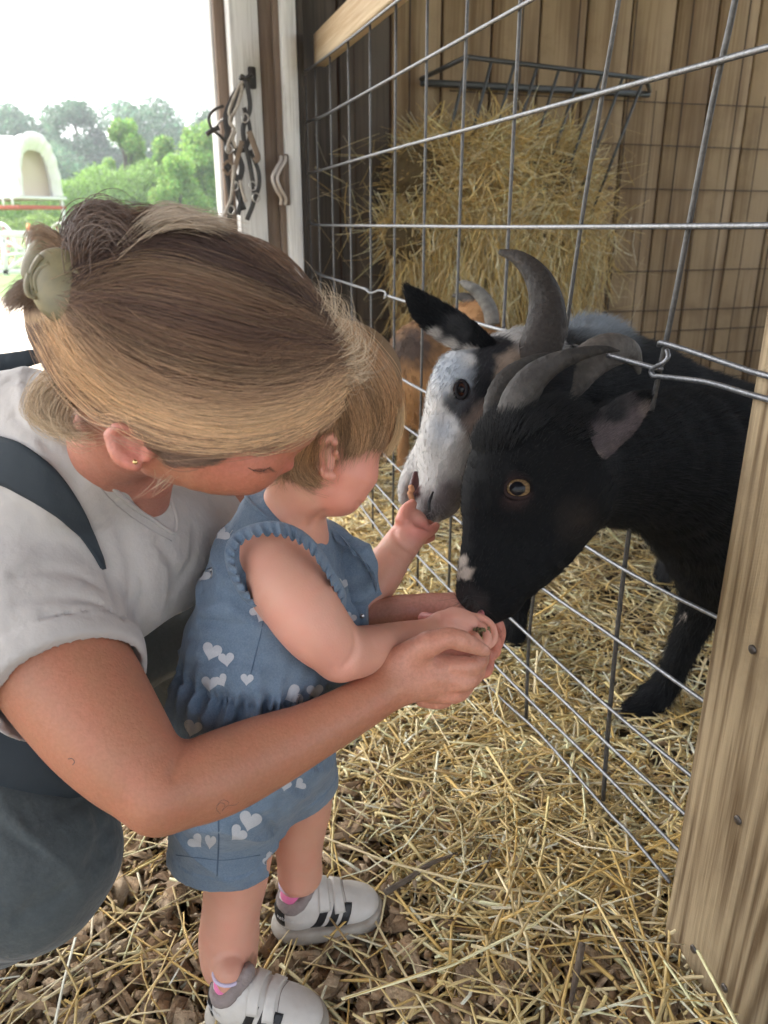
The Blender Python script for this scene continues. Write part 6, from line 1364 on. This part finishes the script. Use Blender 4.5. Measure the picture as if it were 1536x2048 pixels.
# ---- white faced goat
wg_ = empty('goat', P(1250, 1150, 1.6) * [1, 1, 0], 'black goat with white face, curved grey horns and one ear held out sideways', 'goat', 'goats in the pen')
G_ = Field(); WH = WHT
G_.ch([(858, 1018, .955, 30), (880, 972, .96, 44), (892, 900, .97, 57), (918, 840, .98, 72), (950, 785, .99, 84)], k=.02, col=WH)
G_.ch([(836, 1000, .96, 20), (842, 1026, .955, 18)], k=.012, col=(.35, .33, .33))
G_.ch([(885, 1000, .97, 34), (905, 950, .98, 48), (950, 900, 1.0, 60)], k=.02, col=(.42, .37, .34))
G_.ch([(868, 905, .99, 42), (832, 945, .985, 27), (812, 975, .98, 17), (808, 1000, .98, 11)], k=.010, col=WH)                # other side of the lips
G_.ch([(950, 785, .99, 84), (1000, 745, 1.01, 74), (1060, 740, 1.04, 76)], k=.02, col=WH)
G_.ch([(918, 752, .965, 42), (905, 790, .965, 36)], k=.02, col=(.40, .41, .43))                                                   # brow bone
G_.ch([(1040, 760, 1.05, 84), (1110, 770, 1.16, 92), (1190, 775, 1.36, 112), (1280, 840, 1.55, 135)], k=.03, col=BLK)
G_.ch([(1172, 700, 1.42, 62), (1205, 690, 1.46, 52)], k=.03, col=(.22, .24, .26))
G_.ch([(1240, 800, 1.52, 112), (1340, 860, 1.66, 128), (1450, 900, 1.8, 130), (1560, 920, 1.9, 120)], k=.03, col=BLK)
G_.ch([(1240, 960, 1.55, 78), (1330, 985, 1.62, 84), (1420, 1000, 1.75, 80)], k=.03, col=(.055, .05, .05))
f1 = onZ(1026, 1316, .0); G_.w3([(*P(1130, 930, 1.55), .075), (*P(1072, 1120, 1.66), .04), (*(f1 + ZX * .20 + BX * .03 + AX * .02), .027), (*(f1 + ZX * .09), .022), (*(f1 + ZX * .035), .026)], k=.012, col=BLK)
G_.w3([(*f1, .03), (*(f1 + P(1010, 1330, 1.7) - P(1030, 1316, 1.7)), .018)], k=.01, col=(.03, .03, .032))
f2 = onZ(1334, 1172, .0); G_.w3([(*P(1330, 1000, 1.72), .07), (*P(1338, 1090, 1.85), .036), (*(f2 + ZX * .10), .026), (*(f2 + ZX * .03), .032)], k=.012, col=(.03, .03, .032))
f3 = onZ(1500, 1130, .0); G_.w3([(*P(1500, 960, 1.9), .08), (*(f3 + ZX * .2), .03), (*(f3 + ZX * .03), .03)], k=.012, col=BLK)
G_.ch([(826, 972, .962, 10), (824, 990, .965, 11)], k=.008, op='s')
gb_ = G_.coarse(.006)
G_.crease([([(862, 978), (858, 1000), (864, 1024)], .0036)], gb_, .94, .006); G_.crease([([(905, 805), (890, 850), (880, 900)], .006)], gb_, .95, .02, 's', .0062)
ez = float((project([(923, 779)], gb_, .95)[0] - CAM) @ CF); G_.ell(P(923, 779, ez + .005), (.0095, .0125, .012), k=.004, op='s')
whide, xV, xQ, xB, xC = build_sdf('body', G_, .003, M_gskin, wg_, WHT, [pt(950, 806, .93, 50, (.018, .018, .02), .012, .02), pt(930, 800, .93, 36, (.022, .022, .024), .012, .016), pt(948, 838, .93, 26, (.02, .02, .022), .012, .016), pt(968, 765, .93, 42, (.018, .018, .02), .010, .02), pt(925, 800, .92, 26, (.05, .05, .055), .012, .02), pt(990, 708, .95, 44, (.03, .03, .033), .014, .025), pt(1030, 740, .95, 40, (.36, .28, .22), .012, .02),
    pt(975, 850, .93, 40, (.34, .26, .22), .02, .02), pt(905, 745, .95, 34, (.30, .33, .37), .02, .03), pt(868, 1030, .92, 32, (.10, .095, .10), .016, .012), pt(854, 1044, .93, 19, (.014, .014, .016), .005), pt(876, 1010, .93, 27, (.13, .12, .125), .02), pt(900, 990, .93, 30, (.17, .15, .15), .02), pt(826, 980, .95, 15, (.09, .035, .035), .006), pt(880, 1050, .93, 12, (.45, .40, .36), .006),
    pt(1100, 760, 1.05, 70, (.02, .02, .022), .02, .03), pt(1180, 690, 1.4, 62, (.24, .27, .30), .05, .03), pt(885, 860, .93, 26, (.42, .44, .47), .02), pt(1250, 1040, 1.5, 46, (.16, .14, .13), .03, .03)])
def xl(p): d = np.linalg.norm(p - P(880, 900, .95), axis=1); return .0075 + .022 * np.clip((d - .13) / .3, 0, 1)
fur('coat', xV, xQ, xC, G_, 70000, xl, M_ghair, whide, .00026, .42, 61, cvar=.12)
ear(wg_, G_, [(978, 712, .975, 30), (930, 672, .96, 34), (880, 640, .95, 34), (842, 610, .945, 26), (816, 578, .94, 9)], 0, .002, M_gskin, 0,
    [pt(940, 712, .95, 20, (.5, .46, .43), .006, .01), pt(905, 692, .94, 18, (.48, .45, .42), .006, .01), pt(872, 668, .93, 15, (.46, .43, .40), .006, .01), pt(990, 720, .95, 20, (.10, .10, .105), .01), pt(925, 655, .93, 26, (.045, .045, .048), .02, .03)], .007, 63, CF, .4, 7000)
H2 = [(.048, .038, .032), (.028, .022, .019), (.036, .030, .026), (.085, .073, .064)]
horn(wg_, [(1058, 745, .985, 44), (1082, 690, .98, 43), (1094, 640, .975, 40), (1090, 590, .975, 33), (1070, 548, .98, 25), (1036, 516, .985, 15), (998, 503, .99, 5)], H2, CF, .82, amp=.022, seed=3)
horn(wg_, [(1085, 800, 1.06, 34), (1130, 768, 1.05, 38), (1172, 728, 1.045, 38), (1215, 702, 1.045, 36), (1252, 702, 1.05, 28), (1270, 722, 1.055, 16), (1279, 748, 1.06, 3)], [(.13, .115, .098), (.15, .13, .115), (.13, .118, .108), (.17, .155, .14)], CF, .7, amp=.02, rings=40, seed=4)
eyeball(wg_, 923, 779, ez + .0105, 19, (.06, .026, .018), P(890, 790, .5) - P(923, 779, .966), (.42, .34), .9, .9)
LR = Field(); pts_ = [(923 + 10.5 * math.cos(a), 779 + 17 * math.sin(a), ez + .0003, 3.8) for a in np.linspace(0, 6.283, 20)]; LR.ch(pts_, sub=2, k=.003, col=(.02, .018, .02)); build_sdf('eyelid', LR, .0008, M_gskin, wg_, (.02, .018, .02))
MC = Field(); MC.ch([(832, 950, .962, 8), (828, 975, .958, 11), (824, 998, .960, 8)], k=.005, flat=CF, fl=.6); build_sdf('mouth_inside', MC, .0012, mat('mouth_flesh', (.075, .028, .028), .35), wg_)
NS = Field(); NS.ch([(866, 984, .9315, 2.5), (858, 1004, .929, 4), (858, 1022, .9305, 3.5)], k=.003, flat=CF, fl=.4); build_sdf('nostril', NS, .001, M_dark, wg_)
FD = Field(); [FD.ell(P(822 + 2.5 * math.sin(i * 2.1), 974 + 6 * i, .946), (.0035, .0035, .003), k=.002) for i in range(5)]; fd, _, _, _, _ = build_sdf('biscuit', FD, .0009, mat('biscuit', (.55, .27, .14), .8, bump=[(500, .8)]), None); tag(fd, "crumbly orange biscuit between the grey goat's lips", 'biscuit')
n = 60; px = R.uniform(0, 1, (n, 2)) * np.array([[40, 40]]) + np.array([[845, 1005]]); rt = project(px, xB, .94); dd = np.c_[R.normal(-.2, .5, n), R.normal(-.5, .3, n), R.normal(-.5, .4, n)]; S = rt[:, None] + dd[:, None] * np.linspace(0, .025, 5)[None, :, None]; hair('whiskers', S, .00008, np.tile((.4, .4, .4), (n, 1)), M_ghair, whide)

# ---- brown goat behind
tg_ = empty('goat', P(860, 950, 2.3) * [1, 1, 0], 'tan brown goat with grey horns turned away behind the fence', 'goat', 'goats in the pen')
E_ = Field(); E_.ch([(850, 720, 2.15, 78), (870, 760, 2.2, 96), (900, 790, 2.35, 92), (930, 800, 2.5, 80)], k=.04, col=BRN)
E_.ch([(880, 690, 2.15, 52), (935, 650, 2.1, 42), (965, 640, 2.05, 36)], k=.04, col=BRN)
for (x, y) in ((806, 955), (862, 930), (906, 900), (960, 890)):
    f = onZ(x, y, .0); E_.w3([(*P(min(x + 20, 930), 800, 2.3), .07), (*(f + ZX * .28), .03), (*(f + ZX * .12), .021), (*(f + ZX * .03), .026)], k=.02, col=BRN)
thide, yV, yQ, yB, yC = build_sdf('body', E_, .006, M_gskin, tg_, BRN, [pt(830, 690, 2.05, 42, (.08, .055, .045), .05, .05), pt(800, 700, 2.1, 30, (.07, .05, .04), .05, .05), pt(860, 830, 2.1, 30, (.15, .08, .05), .05)])
fur('coat', yV, yQ, yC, E_, 16000, .016, M_ghair, thide, .0006, .4, 71)
horn(tg_, [(985, 650, 2.0, 15), (978, 615, 2.0, 15), (958, 586, 2.0, 13), (930, 568, 2.0, 8), (918, 564, 2.0, 2)], [(.2, .18, .16), (.26, .25, .23), (.3, .29, .27)], CF, .8, 14, 9, .04, seed=6)
horn(tg_, [(965, 650, 2.1, 14), (955, 620, 2.1, 14), (935, 598, 2.1, 12), (905, 590, 2.1, 3)], [(.14, .13, .12), (.14, .13, .12), (.12, .11, .10)], CF, .8, 14, 9, .04, seed=7)
# feed in the cupped hands
R = np.random.default_rng(8); fm = mat('feed', (.17, .13, .06), .9, noise=[(300, .6, (.09, .10, .04))])
fe = empty('feed_pellets', P(962, 1265, .775), 'brown green feed pellets in the cupped hands', 'feed')
for i in range(16):
    c = P(948 + R.uniform(0, 30), 1256 + R.uniform(0, 16), .772 + R.uniform(0, .01)); d = R.normal(0, 1, 3); d /= np.linalg.norm(d); tube('pellet', [c - d * .0022, c + d * .0022], .0013, fm, fe, 7)
